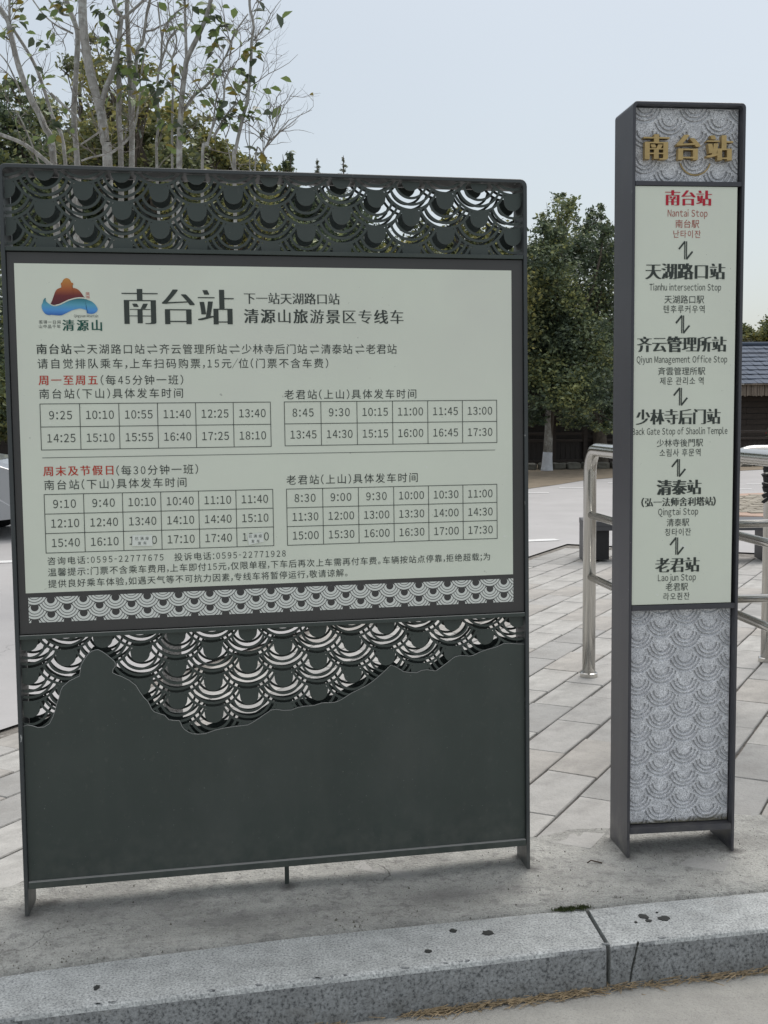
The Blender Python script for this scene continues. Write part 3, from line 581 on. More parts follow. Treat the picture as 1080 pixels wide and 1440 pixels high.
# ------------------------------------------------------------------ lettering from the built-in font
GC = {}
def glyph(c, off, res, ext=0.0):
    # a strong inward offset breaks a few intricate outlines: step it back until the glyph keeps its extent
    if off and (c, off) not in GO:
        ref = glyph(c, 0.0, 2)[0]; o_ = off
        w0, h0 = (max(p[k] for p in ref) - min(p[k] for p in ref) for k in (0, 1))
        a0 = area(*glyph(c, 0.0, 2))
        while abs(o_) > .002:
            g = glyph_raw(c, o_, 2)
            if g[0]:
                w1, h1 = (max(p[k] for p in g[0]) - min(p[k] for p in g[0]) for k in (0, 1))
                if abs(w1 - w0) < .09 and abs(h1 - h0) < .09 and area(*g) > a0 * (1 - abs(o_) * 30): break
            o_ *= .7
        GO[(c, off)] = o_ if abs(o_) > .002 else 0.0
    return glyph_raw(c, GO.get((c, off), 0.0) if off else 0.0, res, ext)
GO = {}
def area(v, f):
    s = 0.0
    for p in f:
        for i in range(1, len(p) - 1):
            a, b, c = v[p[0]], v[p[i]], v[p[i + 1]]; s += abs((b[0] - a[0]) * (c[1] - a[1]) - (c[0] - a[0]) * (b[1] - a[1])) / 2
    return s
def glyph_raw(c, off, res, ext=0.0):
    key = (c, off, res, ext)
    if key not in GC:
        cu = bpy.data.curves.new('g', 'FONT'); cu.body = c; cu.size = 1; cu.resolution_u = res; cu.offset = off; cu.extrude = ext
        o = bpy.data.objects.new('g', cu); m = o.to_mesh()
        v = [(p.co.x, p.co.y, p.co.z) for p in m.vertices]; f = [tuple(p.vertices) for p in m.polygons]
        o.to_mesh_clear(); bpy.data.objects.remove(o); bpy.data.curves.remove(cu)
        GC[key] = (v, f)
    return GC[key]
STY = {'reg': (0.0, 1, 0, .0), 'bold': (0.0, 3, 0.034, .0), 'song': (-0.022, 7, 0.105, .0), 'song2': (-0.012, 3, 0.05, .0),
       'heavy': (-0.016, 7, 0.125, .0), 'heavy2': (-0.010, 4, 0.085, .0), 'brush': (0.0, 5, 0.06, .0), 'gold': (-0.008, 6, 0.120, 0.12)}
def text_geo(text, x0, x1, z, em, style, y, V, F):
    off, nc, sm, ext = STY[style]
    res = 2 if em < 0.03 else 4
    pen = 0.0; items = []
    for c in text:
        if c == ' ':
            pen += 0.30; items.append(None); continue
        wide = ord(c) > 0x2000
        if not wide: c = chr(ord(c) + 0xFEE0)          # full-width forms share the design of the Chinese glyphs
        v, f = glyph(c, off, res, ext)
        lo = min(p[0] for p in v); hi = max(p[0] for p in v) + sm
        sh = 0.0
        if not wide:
            o_ = ord(c) - 0xFEE0
            xs = 0.80 if 48 <= o_ <= 57 else 0.36 if chr(o_) in '-' else 0.6 if chr(o_) in '/' else 0.86 if chr(o_).isalpha() else 1.0
            if 48 <= o_ <= 57: adv = 0.56; lo = 0.28 + (lo - .5) * xs; hi = 0.28 + (hi - .5) * xs
            elif chr(o_) in ':;,()/-': adv = 0.30 if chr(o_) in ':;,' else .36; w_ = (hi - lo) * xs; lo = adv / 2 - w_ / 2; hi = lo + w_
            else: w_ = (hi - lo) * xs; adv = w_ + 0.105; lo = .0525; hi = lo + w_
        elif c == '。': adv = 0.5
        else: adv = 1.0
        items.append((c, pen, lo, hi)); pen += adv
    real = [t for t in items if t]
    a = real[0][1] + real[0][2]; b = real[-1][1] + real[-1][3]
    n = len(items) - 1
    W = (x1 - x0) / em
    g = (W - (b - a)) / n if n > 0 else 0
    sxx = 1.0
    if g < -0.02 or n == 0: sxx = W / (b - a); g = 0
    zc = 0.38 if any(ord(c) > 0x2000 for c in text) or ':' in text else 0.33
    for i, t in enumerate(items):
        if not t: continue
        v, f = glyph(t[0], off, res, ext)
        lat = 0.0
        g0_ = min(p[0] for p in v); gw = max(p[0] for p in v) - g0_
        kx = max(0.05, (t[3] - t[2] - sm)) / gw if gw > 1e-6 else 1.0
        for k in range(nc):
            dx = sm * k / max(nc - 1, 1)
            b0 = len(V)
            for (gx, gy, gz) in v:
                V.append((x0 + ((t[1] + g * i + t[2] + (gx - g0_) * kx + dx - a) * sxx) * em, y - k * 0.00007 - (gz * em), z + (gy - zc + lat) * em))
            F.extend(tuple(b0 + q for q in reversed(p)) if ext == 0 else tuple(b0 + q for q in p) for p in f)
def lettering(name, lines, m, parent, y, shear):
    V, F = [], []
    for (key, text, x0, x1, z, em, style, color) in lines: text_geo(text, x0, x1, z, em, style, y, V, F)
    if shear: V = [(a + shear * b, b, c) for a, b, c in V]
    o = link(name, me_from(name, V, F, m), parent); return o

# ------------------------------------------------------------------ wave (scale) pattern
def scales(x0, x1, z0, z1, a, b, Rr, r0, bands, cx, cz, zs=1.0, thick=0.003, y=0.0, disc=True):
    """rows of overlapping concentric-ring scales opening upwards, upper ones in front; cut to the rectangle"""
    bm = bmesh.new()
    ups = [(a, b), (-a, b), (0, 2 * b)]
    inside = lambda x, z: any((x - u) ** 2 + (z - v) ** 2 < Rr * Rr for u, v in ups)
    def ang(r, s):
        th = 0.0; st = R(3)
        while th < math.pi and not inside(r * math.sin(th) * s, -r * math.cos(th)): th += st
        lo, hi = max(0, th - st), th
        for _ in range(16):
            mid = (lo + hi) / 2
            if inside(r * math.sin(mid) * s, -r * math.cos(mid)): hi = mid
            else: lo = mid
        return lo
    pieces = []
    for (ri, ro) in bands:
        N_ = 22; vs = []
        for r in (ri, (ri + ro) / 2, ro):
            t = ang(r, 1); vs.append([(r * math.sin(-t + 2 * t * k / N_), -r * math.cos(-t + 2 * t * k / N_)) for k in range(N_ + 1)])
        for q in range(2):
            for k in range(N_): pieces.append([vs[q][k], vs[q + 1][k], vs[q + 1][k + 1], vs[q][k + 1]])
    if disc:
        c0 = (0.0, -r0 * 0.35); K = 40; ringp = []
        for k in range(K):
            t = 2 * math.pi * k / K; dx, dz = math.sin(t), -math.cos(t)
            lo, hi = 0.0, 2 * Rr
            def out(q):
                x, z = c0[0] + dx * q, c0[1] + dz * q
                return inside(x, z) or (x * x + z * z > r0 * r0 and not (z > 0 and abs(x) < r0 * 1.0 + max(0, z) * 0.15))
            s_ = 0.0
            while s_ < hi and not out(s_): s_ += r0 * 0.06
            lo2, hi2 = max(0, s_ - r0 * 0.06), s_
            for _ in range(14):
                mid = (lo2 + hi2) / 2
                if out(mid): hi2 = mid
                else: lo2 = mid
            ringp.append((c0[0] + dx * lo2, c0[1] + dz * lo2))
        for k in range(K): pieces.append([c0, ringp[k], ringp[(k + 1) % K]])
    i0 = int((x0 - cx) / a) - 2; i1 = int((x1 - cx) / a) + 2
    for i in range(i0, i1 + 1):
        for j in range(-40, 41):
            if (i + j) % 2: continue
            X = cx + i * a; Z = cz + j * b * zs
            if X < x0 - Rr or X > x1 + Rr or Z < z0 - Rr or Z > z1 + Rr: continue
            cache = {}
            for p in pieces:
                vv = []
                for q in p:
                    if q not in cache: cache[q] = bm.verts.new((X + q[0], y, Z + q[1] * zs))
                    vv.append(cache[q])
                try: bm.faces.new(vv)
                except ValueError: pass
    for co, no in (((x0, 0, 0), (-1, 0, 0)), ((x1, 0, 0), (1, 0, 0)), ((0, 0, z0), (0, 0, -1)), ((0, 0, z1), (0, 0, 1))):
        bmesh.ops.bisect_plane(bm, geom=bm.verts[:] + bm.edges[:] + bm.faces[:], dist=1e-6, plane_co=co, plane_no=no, clear_outer=True)
    if thick:
        r = bmesh.ops.extrude_face_region(bm, geom=bm.faces[:])
        bmesh.ops.translate(bm, verts=[v for v in r['geom'] if isinstance(v, bmesh.types.BMVert)], vec=(0, thick, 0))
    bmesh.ops.recalc_face_normals(bm, faces=bm.faces[:])
    return bm

# ------------------------------------------------------------------ large timetable signboard
SB = thing('station_signboard', 'large dark green steel signboard with bus timetables and cut-out wave panels', 'signboard',
           (-1.0121, 3.0766, 0.0), (R(-1.10), 0, R(11.348)))
SH = 0.068; W_, ZT, DP = 1.475, 2.066, 0.122
T_ = 0.011
# outer frame: two side plates, a top plate, rounded upper corners
def frame_outline(w_, zt, t, r, seg=6):
    pts = [(0, 0), (0, zt - r)] + [(r - r * math.cos(a), zt - r + r * math.sin(a)) for a in [math.pi / 2 * k / seg for k in range(1, seg + 1)]]
    pts += [(w_ - r + r * math.sin(a), zt - r + r * math.cos(a)) for a in [math.pi / 2 * k / seg for k in range(0, seg + 1)]] + [(w_, 0)]
    ri = r - t * .6 if r > t * .6 else 0.001
    inn = [(t, 0), (t, zt - t - ri)] + [(t + ri - ri * math.cos(a), zt - t - ri + ri * math.sin(a)) for a in [math.pi / 2 * k / seg for k in range(1, seg + 1)]]
    inn += [(w_ - t - ri + ri * math.sin(a), zt - t - ri + ri * math.cos(a)) for a in [math.pi / 2 * k / seg for k in range(0, seg + 1)]] + [(w_ - t, 0)]
    return pts, inn
def frame_mesh(w_, zt, t, r, dp, m, shear):
    o, i = frame_outline(w_, zt, t, r); bm = bmesh.new(); n = len(o)
    e = 0.0015
    L = []
    for (pts, y, k) in ((o, e, 0), (o, dp - e, 0), (i, dp - e, 1), (i, e, 1)): L.append([bm.verts.new((p[0], y, p[1])) for p in pts])
    # slim bevel on the front lips
    fo = [bm.verts.new((p[0] + (q[0] - p[0]) * .15, 0, p[1] + (q[1] - p[1]) * .15)) for p, q in zip(o, i)]
    fi = [bm.verts.new((p[0] + (q[0] - p[0]) * .85, 0, p[1] + (q[1] - p[1]) * .85)) for p, q in zip(o, i)]
    bo = [bm.verts.new((p[0] + (q[0] - p[0]) * .15, dp, p[1] + (q[1] - p[1]) * .15)) for p, q in zip(o, i)]
    bi = [bm.verts.new((p[0] + (q[0] - p[0]) * .85, dp, p[1] + (q[1] - p[1]) * .85)) for p, q in zip(o, i)]
    loop = [L[0], L[1], bo, bi, L[2], L[3], fi, fo]
    for k in range(n - 1):
        for a in range(8):
            p, q = loop[a], loop[(a + 1) % 8]; bm.faces.new((p[k], q[k], q[k + 1], p[k + 1]))
    bm.faces.new([l[0] for l in loop]); bm.faces.new([l[-1] for l in loop][::-1])
    bmesh.ops.recalc_face_normals(bm, faces=bm.faces[:])
    return me_bm('frame', bm, m, shear=shear)
link('frame', frame_mesh(W_, ZT, T_, 0.020, DP, M['post_steel'], SH), SB)
def shelf(z0, z1, m=M['steel'], parent=SB, w0=T_ + .001, w1=W_ - T_ - .001, y0=0.001, y1=DP - .002, sh=SH):
    return boxobj('cross_rail', (w0, w1, y0, y1, z0, z1), m, parent, bev=0.0012, shear=sh)
shelf(1.8365, 1.8475); shelf(0.781, 0.7915); shelf(0.079, 0.0965)
# thin bright worn edge along the two lower rails
boxobj('rail_edge', (T_ + .002, W_ - T_ - .002, 0.0018, 0.0045, 0.7916, 0.7932), M['rim'], SB, shear=SH)
boxobj('rail_edge', (T_ + .002, W_ - T_ - .002, 0.0025, 0.012, 0.0966, 0.0986), M['rim'], SB, shear=SH)
# cut-out wave plates, front and back
BANDS = [(.0431, .0500), (.0612, .0682), (.0765, .0835)]
for yy in (0.016, 0.103):
    top = scales(T_ + .002, W_ - T_ - .002, 1.848, 2.053, .10154, .0500, .0835, .0262, BANDS, 1.3335, 1.9530, 1.0, .003, yy)
    link('upper_wave_plate', me_bm('upper_wave_plate', top, M['steel'], shear=SH), SB)
    low = scales(T_ + .002, W_ - T_ - .002, 0.42, 0.7805, .1009, .0500, .0835, .0262, BANDS, 0.4343, 0.6772, .93, .003, yy)
    link('lower_wave_plate', me_bm('lower_wave_plate', low, M['steel'], shear=SH), SB)
    # mountain-shaped sheet
    ridge = [(max(T_ + .001, min(W_ - T_ - .001, x)), z) for x, z in RIDGE]
    ridge[0] = (T_ + .001, ridge[0][1]); ridge[-1] = (W_ - T_ - .001, ridge[-1][1])
    y0 = yy - .0032 if yy < .05 else yy + .0032
    bm = poly_extrude([(T_ + .001, .0975)] + ridge + [(W_ - T_ - .001, .0975)], y0, y0 + .003)
    mo = link('mountain_plate', me_bm('mountain_plate', bm, M['steel'], shear=SH), SB)
    if yy < .05:    # bright cut edge of the sheet
        V, F = [], []
        tube(V, F, [(x + SH * y0, y0 + .0004, z) for x, z in ridge], .0010, 4)
        link('cut_edge', me_from('cut_edge', V, F, M['rim']), mo)
boxobj('support_rod', (.7295, .7425, .055, .066, 0.0, .080), M['steel'], SB, bev=.001, shear=SH)
# display panel: dark border, cream sheet, print
DPN = boxobj('display_panel', (T_ + .0015, W_ - T_ - .0015, 0.010, 0.100, 0.7945, 1.8345), M['border'], SB, bev=.001, shear=SH)
YP = 0.0094
boxobj('cream_sheet', (0.0315, 1.4280, YP - .0002, .0101, 0.9085, 1.8040), M['cream'], DPN, shear=SH)
bw = scales(0.0375, 1.4285, 0.826, 0.896, .0434, .0200, .0345, .0107, [(.0107, .0176), (.0192, .0250), (.0268, .0326)], 0.0972, 0.8885, 1.0, 0, YP - .0004, disc=False)
link('printed_wave_band', me_bm('printed_wave_band', bw, M['white_print'], shear=SH), DPN)
YL = YP - .0011
for key, nm in (('title', 'title_lettering'), ('intro', 'route_lettering'), ('head', 'heading_lettering'), ('headred', 'red_heading_lettering'), ('foot', 'notice_lettering'), ('logo', 'emblem_lettering'), ('logo2', 'emblem_small_lettering')):
    ls = [l for l in LINES if l[0] == key]
    rows_ = []
    for l in ls:
        if rows_ and key == 'intro' and abs(rows_[-1][0][4] - l[4]) < .01: rows_[-1].append(l)
        else: rows_.append([l])
    for rw in rows_: lettering(nm, rw, M[rw[0][7]], DPN, YL, SH)
for (x0, x1, z0, z1, rows) in TABLES:
    V, F = [], []
    nr, ncol = len(rows), 6; lw = .0009
    def bar(a, b, c, d):
        k = len(V); V.extend([(a, YL, c), (b, YL, c), (b, YL, d), (a, YL, d)]); F.append((k, k + 1, k + 2, k + 3))
    for r in range(nr + 1):
        z = z0 + (z1 - z0) * r / nr; bar(x0 - lw, x1 + lw, z - lw, z + lw)
    zz = [z0 + (z1 - z0) * r / nr for r in range(nr + 1)]
    for c in range(ncol + 1):
        x = x0 + (x1 - x0) * c / ncol
        for r in range(nr): bar(x - lw, x + lw, zz[r] + lw, zz[r + 1] - lw)
    for r, row in enumerate(rows):
        z = z1 - (z1 - z0) * (r + .5) / nr + .0008
        for c, t in enumerate(row.split()):
            xc = x0 + (x1 - x0) * (c + .5) / ncol + .001; hw = .0372 if len(t) == 5 else .0300
            text_geo(t, xc - hw, xc + hw, z, 0.0305, 'reg', YL - .0001, V, F)
    V = [(a + SH * b, b, c) for a, b, c in V]
    link('timetable', me_from('timetable', V, F, M['ink']), DPN)
V = [(DIV[0][0], YL, DIV[0][1] - .0007), (DIV[1][0], YL, DIV[1][1] - .0007 + .001), (DIV[1][0], YL, DIV[1][1] + .0017), (DIV[0][0], YL, DIV[0][1] + .0007)]
link('divider_line', me_from('divider_line', V, [(0, 1, 2, 3)], M['ink']), DPN)
# emblem
def flat(name, pts, m, parent, y):
    sm = [(p.x, p.y) for p in cr([(x, z, 0) for x, z in pts] + [(*pts[0], 0)], 3)[:-1]]
    bm = bmesh.new(); f = bm.faces.new([bm.verts.new((x + SH * y, y, z)) for x, z in sm]); bmesh.ops.triangulate(bm, faces=[f])
    for f in bm.faces:
        f.normal_update()
        if f.normal.y > 0: f.normal_flip()
    return link(name, me_bm(name, bm, m), parent)
zf = [p[1] for p in FIGURE]; zw = [p[1] for p in WAVE]
flat('emblem_figure', FIGURE, grad_mat('orange_to_maroon', [(0, (0.085, 0.012, 0.022)), (.35, (0.15, 0.02, 0.022)), (.62, (0.40, 0.11, 0.03)), (1, (0.56, 0.25, 0.05))], min(zf), max(zf)), DPN, YL)
flat('emblem_wave', WAVE, grad_mat('blue_to_teal', [(0, (0.03, 0.12, 0.42)), (.3, (0.08, 0.30, 0.68)), (.62, (0.10, 0.36, 0.50)), (1, (0.02, 0.16, 0.18))], min(zw), max(zw)), DPN, YL - .0003)
# white swoosh between figure and water
def lgp(pts):
    (fx0, fz0) = FIGURE[0]
    return pts
sw = [(x, z) for x, z in WAVE[6:14]]
V, F = [], []
for i, (x, z) in enumerate(sw):
    V += [(x + SH * YL, YL - .0005, z + .0040), (x + SH * YL, YL - .0005, z + .0012)]
    if i: F.append((2 * i - 2, 2 * i, 2 * i + 1, 2 * i - 1))
link('emblem_swoosh', me_from('emblem_swoosh', V, [f[::-1] for f in F], M['cream']), DPN)
sx0, sx1 = SEAL[0][0], SEAL[1][0]; sz1, sz0 = SEAL[0][1], SEAL[2][1]
V, F = [], []
def bar2(a, b, c, d):
    k = len(V); V.extend([(a + SH * YL, YL, c), (b + SH * YL, YL, c), (b + SH * YL, YL, d), (a + SH * YL, YL, d)]); F.append((k, k + 1, k + 2, k + 3))
e_ = .0007
bar2(sx0, sx0 + e_, sz0, sz1); bar2(sx1 - e_, sx1, sz0, sz1); bar2(sx0 + e_, sx1 - e_, sz0, sz0 + e_); bar2(sx0 + e_, sx1 - e_, sz1 - e_, sz1)
V2, F2 = [], []
text_geo('福', sx0 + .0015, sx1 - .0015, (sz0 + sz1) / 2 + .0038, .0065, 'reg', YL, V2, F2); text_geo('地', sx0 + .0015, sx1 - .0015, (sz0 + sz1) / 2 - .0038, .0065, 'reg', YL, V2, F2)
k = len(V); V += [(a + SH * b, b, c) for a, b, c in V2]; F += [tuple(k + q for q in f) for f in F2]
link('red_seal', me_from('red_seal', V, F, M['red']), DPN)
# paper stickers over two departure times
for k_, q in enumerate(STICKERS):
    bm = bmesh.new(); f = bm.faces.new([bm.verts.new((x + SH * YL, YL - .0010, z)) for x, z in q])
    r = bmesh.ops.extrude_face_region(bm, geom=[f]); bmesh.ops.translate(bm, verts=[v for v in r['geom'] if isinstance(v, bmesh.types.BMVert)], vec=(0, .0006, 0))
    bm.verts.ensure_lookup_table()
    for v in bm.verts:
        if v.co.z < min(z for x, z in q) + .004: v.co.y -= .0012
    bmesh.ops.recalc_face_normals(bm, faces=bm.faces[:])
    link('paper_sticker', me_bm('paper_sticker', bm, M['paper']), DPN)
    xs = [p[0] for p in q]; zs = [p[1] for p in q]; xc = sum(xs) / 4 - .0005; zc_ = sum(zs) / 4; h = max(zs) - min(zs)
    V, F = [], []
    text_geo('已满座', xc - .0185, xc + .0185, zc_ + h * .20, .0098, 'reg', YL - .0030, V, F)
    text_geo('发车', xc - .0120, xc + .0120, zc_ - h * .22, .0098, 'reg', YL - .0030, V, F)
    link('sticker_lettering', me_from('sticker_lettering', [(a + SH * b, b, c) for a, b, c in V], F, M['ink']), DPN)

# ------------------------------------------------------------------ narrow station pillar
PW, PZ, PD = 0.3477, 2.3012, 0.174
PL_ = thing('station_pillar', 'tall narrow charcoal steel pillar listing five bus stops between engraved granite slabs', 'sign pillar',
            (0.7477, 3.4597, 0), (R(-0.15), 0, R(6.27)))
link('frame', frame_mesh(PW, PZ, 0.009, 0.014, PD, M['pillar_steel'], 0), PL_)
def pshelf(z0, z1, y0=.001): return boxobj('cross_rail', (.010, PW - .010, y0, PD - .002, z0, z1), M['pillar_steel'], PL_, bev=.001)
pshelf(2.0575, 2.0705); pshelf(.7785, .7945); pshelf(.0745, .0935)
def slab(x0, x1, z0, z1, cx, cz, a, b, res=.0022, skip=None, dark_patch=False):
    nx, nz = int((x1 - x0) / res), int((z1 - z0) / res)
    X, Z = np.meshgrid(np.linspace(x0, x1, nx + 1), np.linspace(z0, z1, nz + 1))
    D = np.zeros_like(X); gold = np.zeros_like(X)
    for i in range(-8, 9):
        for j in range(-30, 30):
            if (i + j) % 2: continue
            px, pz = cx + i * a, cz + j * b
            if px < x0 - .06 or px > x1 + .06 or pz < z0 - .06 or pz > z1 + .06: continue
            dx, dz = X - px, Z - pz; rr = np.hypot(dx, dz); an = np.arctan2(dz, dx)
            for r, lim in ((.0245, R(2)), (.0365, R(8)), (.0480, R(17))):
                # angle below the horizontal; rounded ends
                inside = (dz < -np.sin(lim) * r)
                d = np.where(inside, np.abs(rr - r), np.minimum(np.hypot(dx - r * np.cos(lim), dz + r * np.sin(lim)), np.hypot(dx + r * np.cos(lim), dz + r * np.sin(lim))))
                D = np.maximum(D, np.clip(1 - (d / .0027) ** 2, 0, 1))
    rng = np.random.default_rng(7)
    edge = np.minimum.reduce([X - x0, x1 - X, Z - z0, z1 - Z])
    Y = 0.028 + D * .0085 + rng.uniform(-.0002, .0002, X.shape) + np.where(edge < .001, .004, 0)
    V = np.stack([X, Y, Z], -1).reshape(-1, 3)
    i, j = np.meshgrid(np.arange(nz), np.arange(nx), indexing='ij'); q = (i * (nx + 1) + j).ravel()
    F = np.stack([q, q + 1, q + nx + 2, q + nx + 1], -1)
    me = bpy.data.meshes.new('granite_slab'); me.from_pydata(V.tolist(), [], F.tolist()); me.update(); me.polygons.foreach_set('use_smooth', [True] * len(me.polygons))
    mm = M['granite']
    if dark_patch:
        mm = M['granite'].copy(); mm.name = 'stained_granite'
        n, l, p = nodes(mm)
        def b_(n, l, co):
            s = n.new('ShaderNodeSeparateXYZ'); l(co.outputs['Object'], s.inputs[0])
            no = n.new('ShaderNodeTexNoise'); no.inputs['Scale'].default_value = 120; no.inputs['Detail'].default_value = 4; l(co.outputs['Object'], no.inputs['Vector'])
            lx = n.new('ShaderNodeMapRange'); lx.inputs['From Min'].default_value = .17; lx.inputs['From Max'].default_value = .33; lx.inputs['To Min'].default_value = .018; lx.inputs['To Max'].default_value = .034; l(s.outputs['X'], lx.inputs['Value'])
            h = n.new('ShaderNodeMath'); h.operation = 'SUBTRACT'; l(s.outputs['Z'], h.inputs[0]); h.inputs[1].default_value = z0
            dv = n.new('ShaderNodeMath'); dv.operation = 'DIVIDE'; l(h.outputs[0], dv.inputs[0]); l(lx.outputs[0], dv.inputs[1])
            ad_ = n.new('ShaderNodeMath'); ad_.operation = 'ADD'; l(dv.outputs[0], ad_.inputs[0]); l(no.outputs['Fac'], ad_.inputs[1])
            r = n.new('ShaderNodeMapRange'); r.inputs['From Min'].default_value = 1.35; r.inputs['From Max'].default_value = .75; r.inputs['To Max'].default_value = .85; l(ad_.outputs[0], r.inputs['Value'])
            return r.outputs[0], (0.10, 0.085, 0.04)
        overlay(mm, b_)
    me.materials.append(mm); me.materials.append(M['groove_shade'])
    Dm = D.ravel()[q]; me.polygons.foreach_set('material_index', (Dm > .45).astype(np.int32))
    o = link('granite_slab', me, PL_)
    boxobj('slab_body', (x0, x1, .0325, .060, z0, z1), mm, o)
    return o
slab(.0095, PW - .0105, 2.0715, 2.2905, .1216, 2.258, .0770, .0385)
slab(.0095, PW - .0105, .0950, .7775, .1136, .7397, .0762, .0370, dark_patch=True)
PP = boxobj('stop_list_panel', (.0060, .3260, .0045, .060, .7965, 2.0560), M['cream'], PL_, bev=.001)
boxobj('panel_backing', (.0092, PW - .010, .0605, .10, .7960, 2.0565), M['black'], PL_)
for col, nm in (('ink', 'stop_lettering'), ('crimson', 'red_stop_lettering'), ('brick', 'current_stop_lettering')):
    for l in [(l[0], l[1], .0085 + (l[2] + .004) * .965, .0085 + (l[3] + .004) * .965, *l[4:]) for l in LINES if l[0] == 'p' and l[7] == col]: lettering(nm, [l], M[col], PP, .0045 - .0010, 0)
V, F = [], []
for (ax, az) in ARROWS:
    ax = .0085 + (ax + .004) * .965
    s = .0215
    def st(p, q, wd=.0036):
        d = Vector((q[0] - p[0], q[1] - p[1])).normalized(); nx, nz = -d.y * wd / 2, d.x * wd / 2; k = len(V)
        y = .0034 - .00005 * (k % 7)
        V.extend([(p[0] - nx, y, p[1] - nz), (q[0] - nx, y, q[1] - nz), (q[0] + nx, y, q[1] + nz), (p[0] + nx, y, p[1] + nz)]); F.append((k, k + 1, k + 2, k + 3))
    st((ax - .0026, az - .026), (ax - .0026, az + .027), .0034); st((ax - .0022, az + .027), (ax - .0210, az + .004), .0052)
    st((ax + .0028, az + .027), (ax + .0028, az - .026), .0034); st((ax + .0024, az - .026), (ax + .0215, az - .003), .0052)
link('double_arrow', me_from('double_arrow', V, F, M['ink']), PP)
gl = [l for l in LINES if l[0] == 'gold'][0]
V, F = [], []
# raised gold characters standing on short pins in front of the granite
text_geo(gl[1], gl[2] + .004, gl[3] + .002, gl[4] + .002, gl[5] * 0.98, 'gold', 0.015, V, F)
link('gold_lettering', me_from('gold_lettering', V, F, M['gold']), PL_)
V, F = [], []
arc = [(.2020 + .0480 * math.cos(a), .0272, 2.1420 + .0480 * math.sin(a)) for a in [R(-163) + k * R(146) / 24 for k in range(25)]]
tube(V, F, arc, .0022, 6)
link('gold_arc', me_from('gold_arc', V, F, M['gold']), PL_)

# ------------------------------------------------------------------ stainless queue barriers
def rail_frame(name, label, posts, spans, r=.030, levels=(.515, .852)):
    e = thing(name, label, 'railing', (0, 0, 0), group='stainless steel queue railings')
    return e
# railing 1: far end seen between the two signs, bent over at the top
dv = Vector((.124, -1, 0)).normalized()
A = Vector((1.062, 5.88, 0)); B = A + dv * 1.25
q1 = thing('queue_railing', 'stainless steel railing with bent top between the signboard and the pillar', 'railing', A)
def rel(p, o): return Vector(p) - Vector(o)
RAD, HT = .0335, 1.190
def hoop(A, B, parent, o):
    d = (B - A); d.z = 0; d.normalize(); r = .12
    pts = [A + Vector((0, 0, .01)), A + Vector((0, 0, HT - r))]
    for k in range(1, 9):
        a = math.pi / 2 * k / 8; pts.append(A + d * (r - r * math.cos(a)) + Vector((0, 0, HT - r + r * math.sin(a))))
    for k in range(0, 9):
        a = math.pi / 2 * k / 8; pts.append(B - d * (r - r * math.sin(a)) + Vector((0, 0, HT - r + r * math.cos(a))))
    pts.append(B + Vector((0, 0, .01)))
    return tubeobj('hoop_tube', [p - o for p in pts], RAD, M['stainless'], parent, 24)
def midrail(A, B, z, parent, o, r=.019):
    d = (B - A).normalized()
    return tubeobj('mid_rail', [A + d * .02 + Vector((0, 0, z)) - o, B - d * .02 + Vector((0, 0, z)) - o], r, M['stainless'], parent, 16)
def flange(P, parent, o):
    V, F = [], []; p = P - o; tube(V, F, [p + Vector((0, 0, .001)), p + Vector((0, 0, .022)), p + Vector((0, 0, .026))], [.046, .046, .040], 24)
    return link('base_flange', me_from('base_flange', V, F, M['stainless'], False), parent)
hoop(A, B, q1, A)
for z in (.852, .530): midrail(A, B, z, q1, A)
flange(A, q1, A); flange(B, q1, A)
# railing 2: corner post hidden behind the pillar, one leg towards the camera, one to the right
C_ = Vector((1.50, 5.14, 0)); D_ = C_ + dv * 1.25; E_ = C_ + Vector((.993, .118, 0)) * 2.0
q2 = thing('queue_railing', 'stainless steel railing at right of the pillar, its rails slanting down to the right', 'railing', C_)
hoop(C_, D_, q2, C_)
for z in (.845, .500): midrail(C_, D_, z, q2, C_)
flange(C_, q2, C_); flange(D_, q2, C_)
q3 = thing('queue_railing', 'stainless steel railing at right of the pillar, its rails running level to the right', 'railing', C_ + Vector((.08, .09, 0)))
C3 = C_ + Vector((.08, .09, 0)); E3 = C3 + Vector((.993, .118, 0)) * 2.2
hoop(C3, E3, q3, C3)
for z in (.862, .512): midrail(C3, E3, z, q3, C3)
flange(C3, q3, C3); flange(E3, q3, C3)
P4 = Vector((2.10, 6.2, 0)); P5 = P4 + Vector((.993, .118, 0)) * 1.6
q4 = thing('queue_railing', 'farther stainless railing whose upright stands on the paving at the right edge', 'railing', P4)
hoop(P4, P5, q4, P4)
for z in (.852, .530): midrail(P4, P5, z, q4, P4)
flange(P4, q4, P4); flange(P5, q4, P4)

# granite bollard seen through the lower cut-outs
bm = bmesh.new(); box(bm, -.042, .042, -.042, .042, 0, .74, bev=.006); box(bm, -.048, .048, -.048, .048, .74, .775, bev=.006)
p = at(241, 900, 5.0)
tag(link('granite_post', me_bm('granite_post', bm, M['granite_post']), None, (p.x, 5.0, 0), (0, 0, R(12))), 'slim grey granite post seen through the lower wave cut-outs of the signboard', 'post')

# long dark bench behind the railings
bn = thing('bench', 'low dark grey metal bench on the paving behind the queue railings', 'bench', (1.81, 10.33, 0), (0, 0, R(-4)))
boxobj('seat', (-.0, 1.68, 0, .40, .325, .375), M['darkbox'], bn, bev=.004)
for x in (0.0, .80, 1.62): boxobj('leg', (x + .002, x + .05, .01, .39, .0, .3245), M['darkbox'], bn, bev=.003)
boxobj('storage_box', (.06, .235, .03, .37, .02, .322), M['black'], bn)
boxobj('front_apron', (.051, 1.618, -.002, .02, .29, .3242), M['darkbox'], bn)
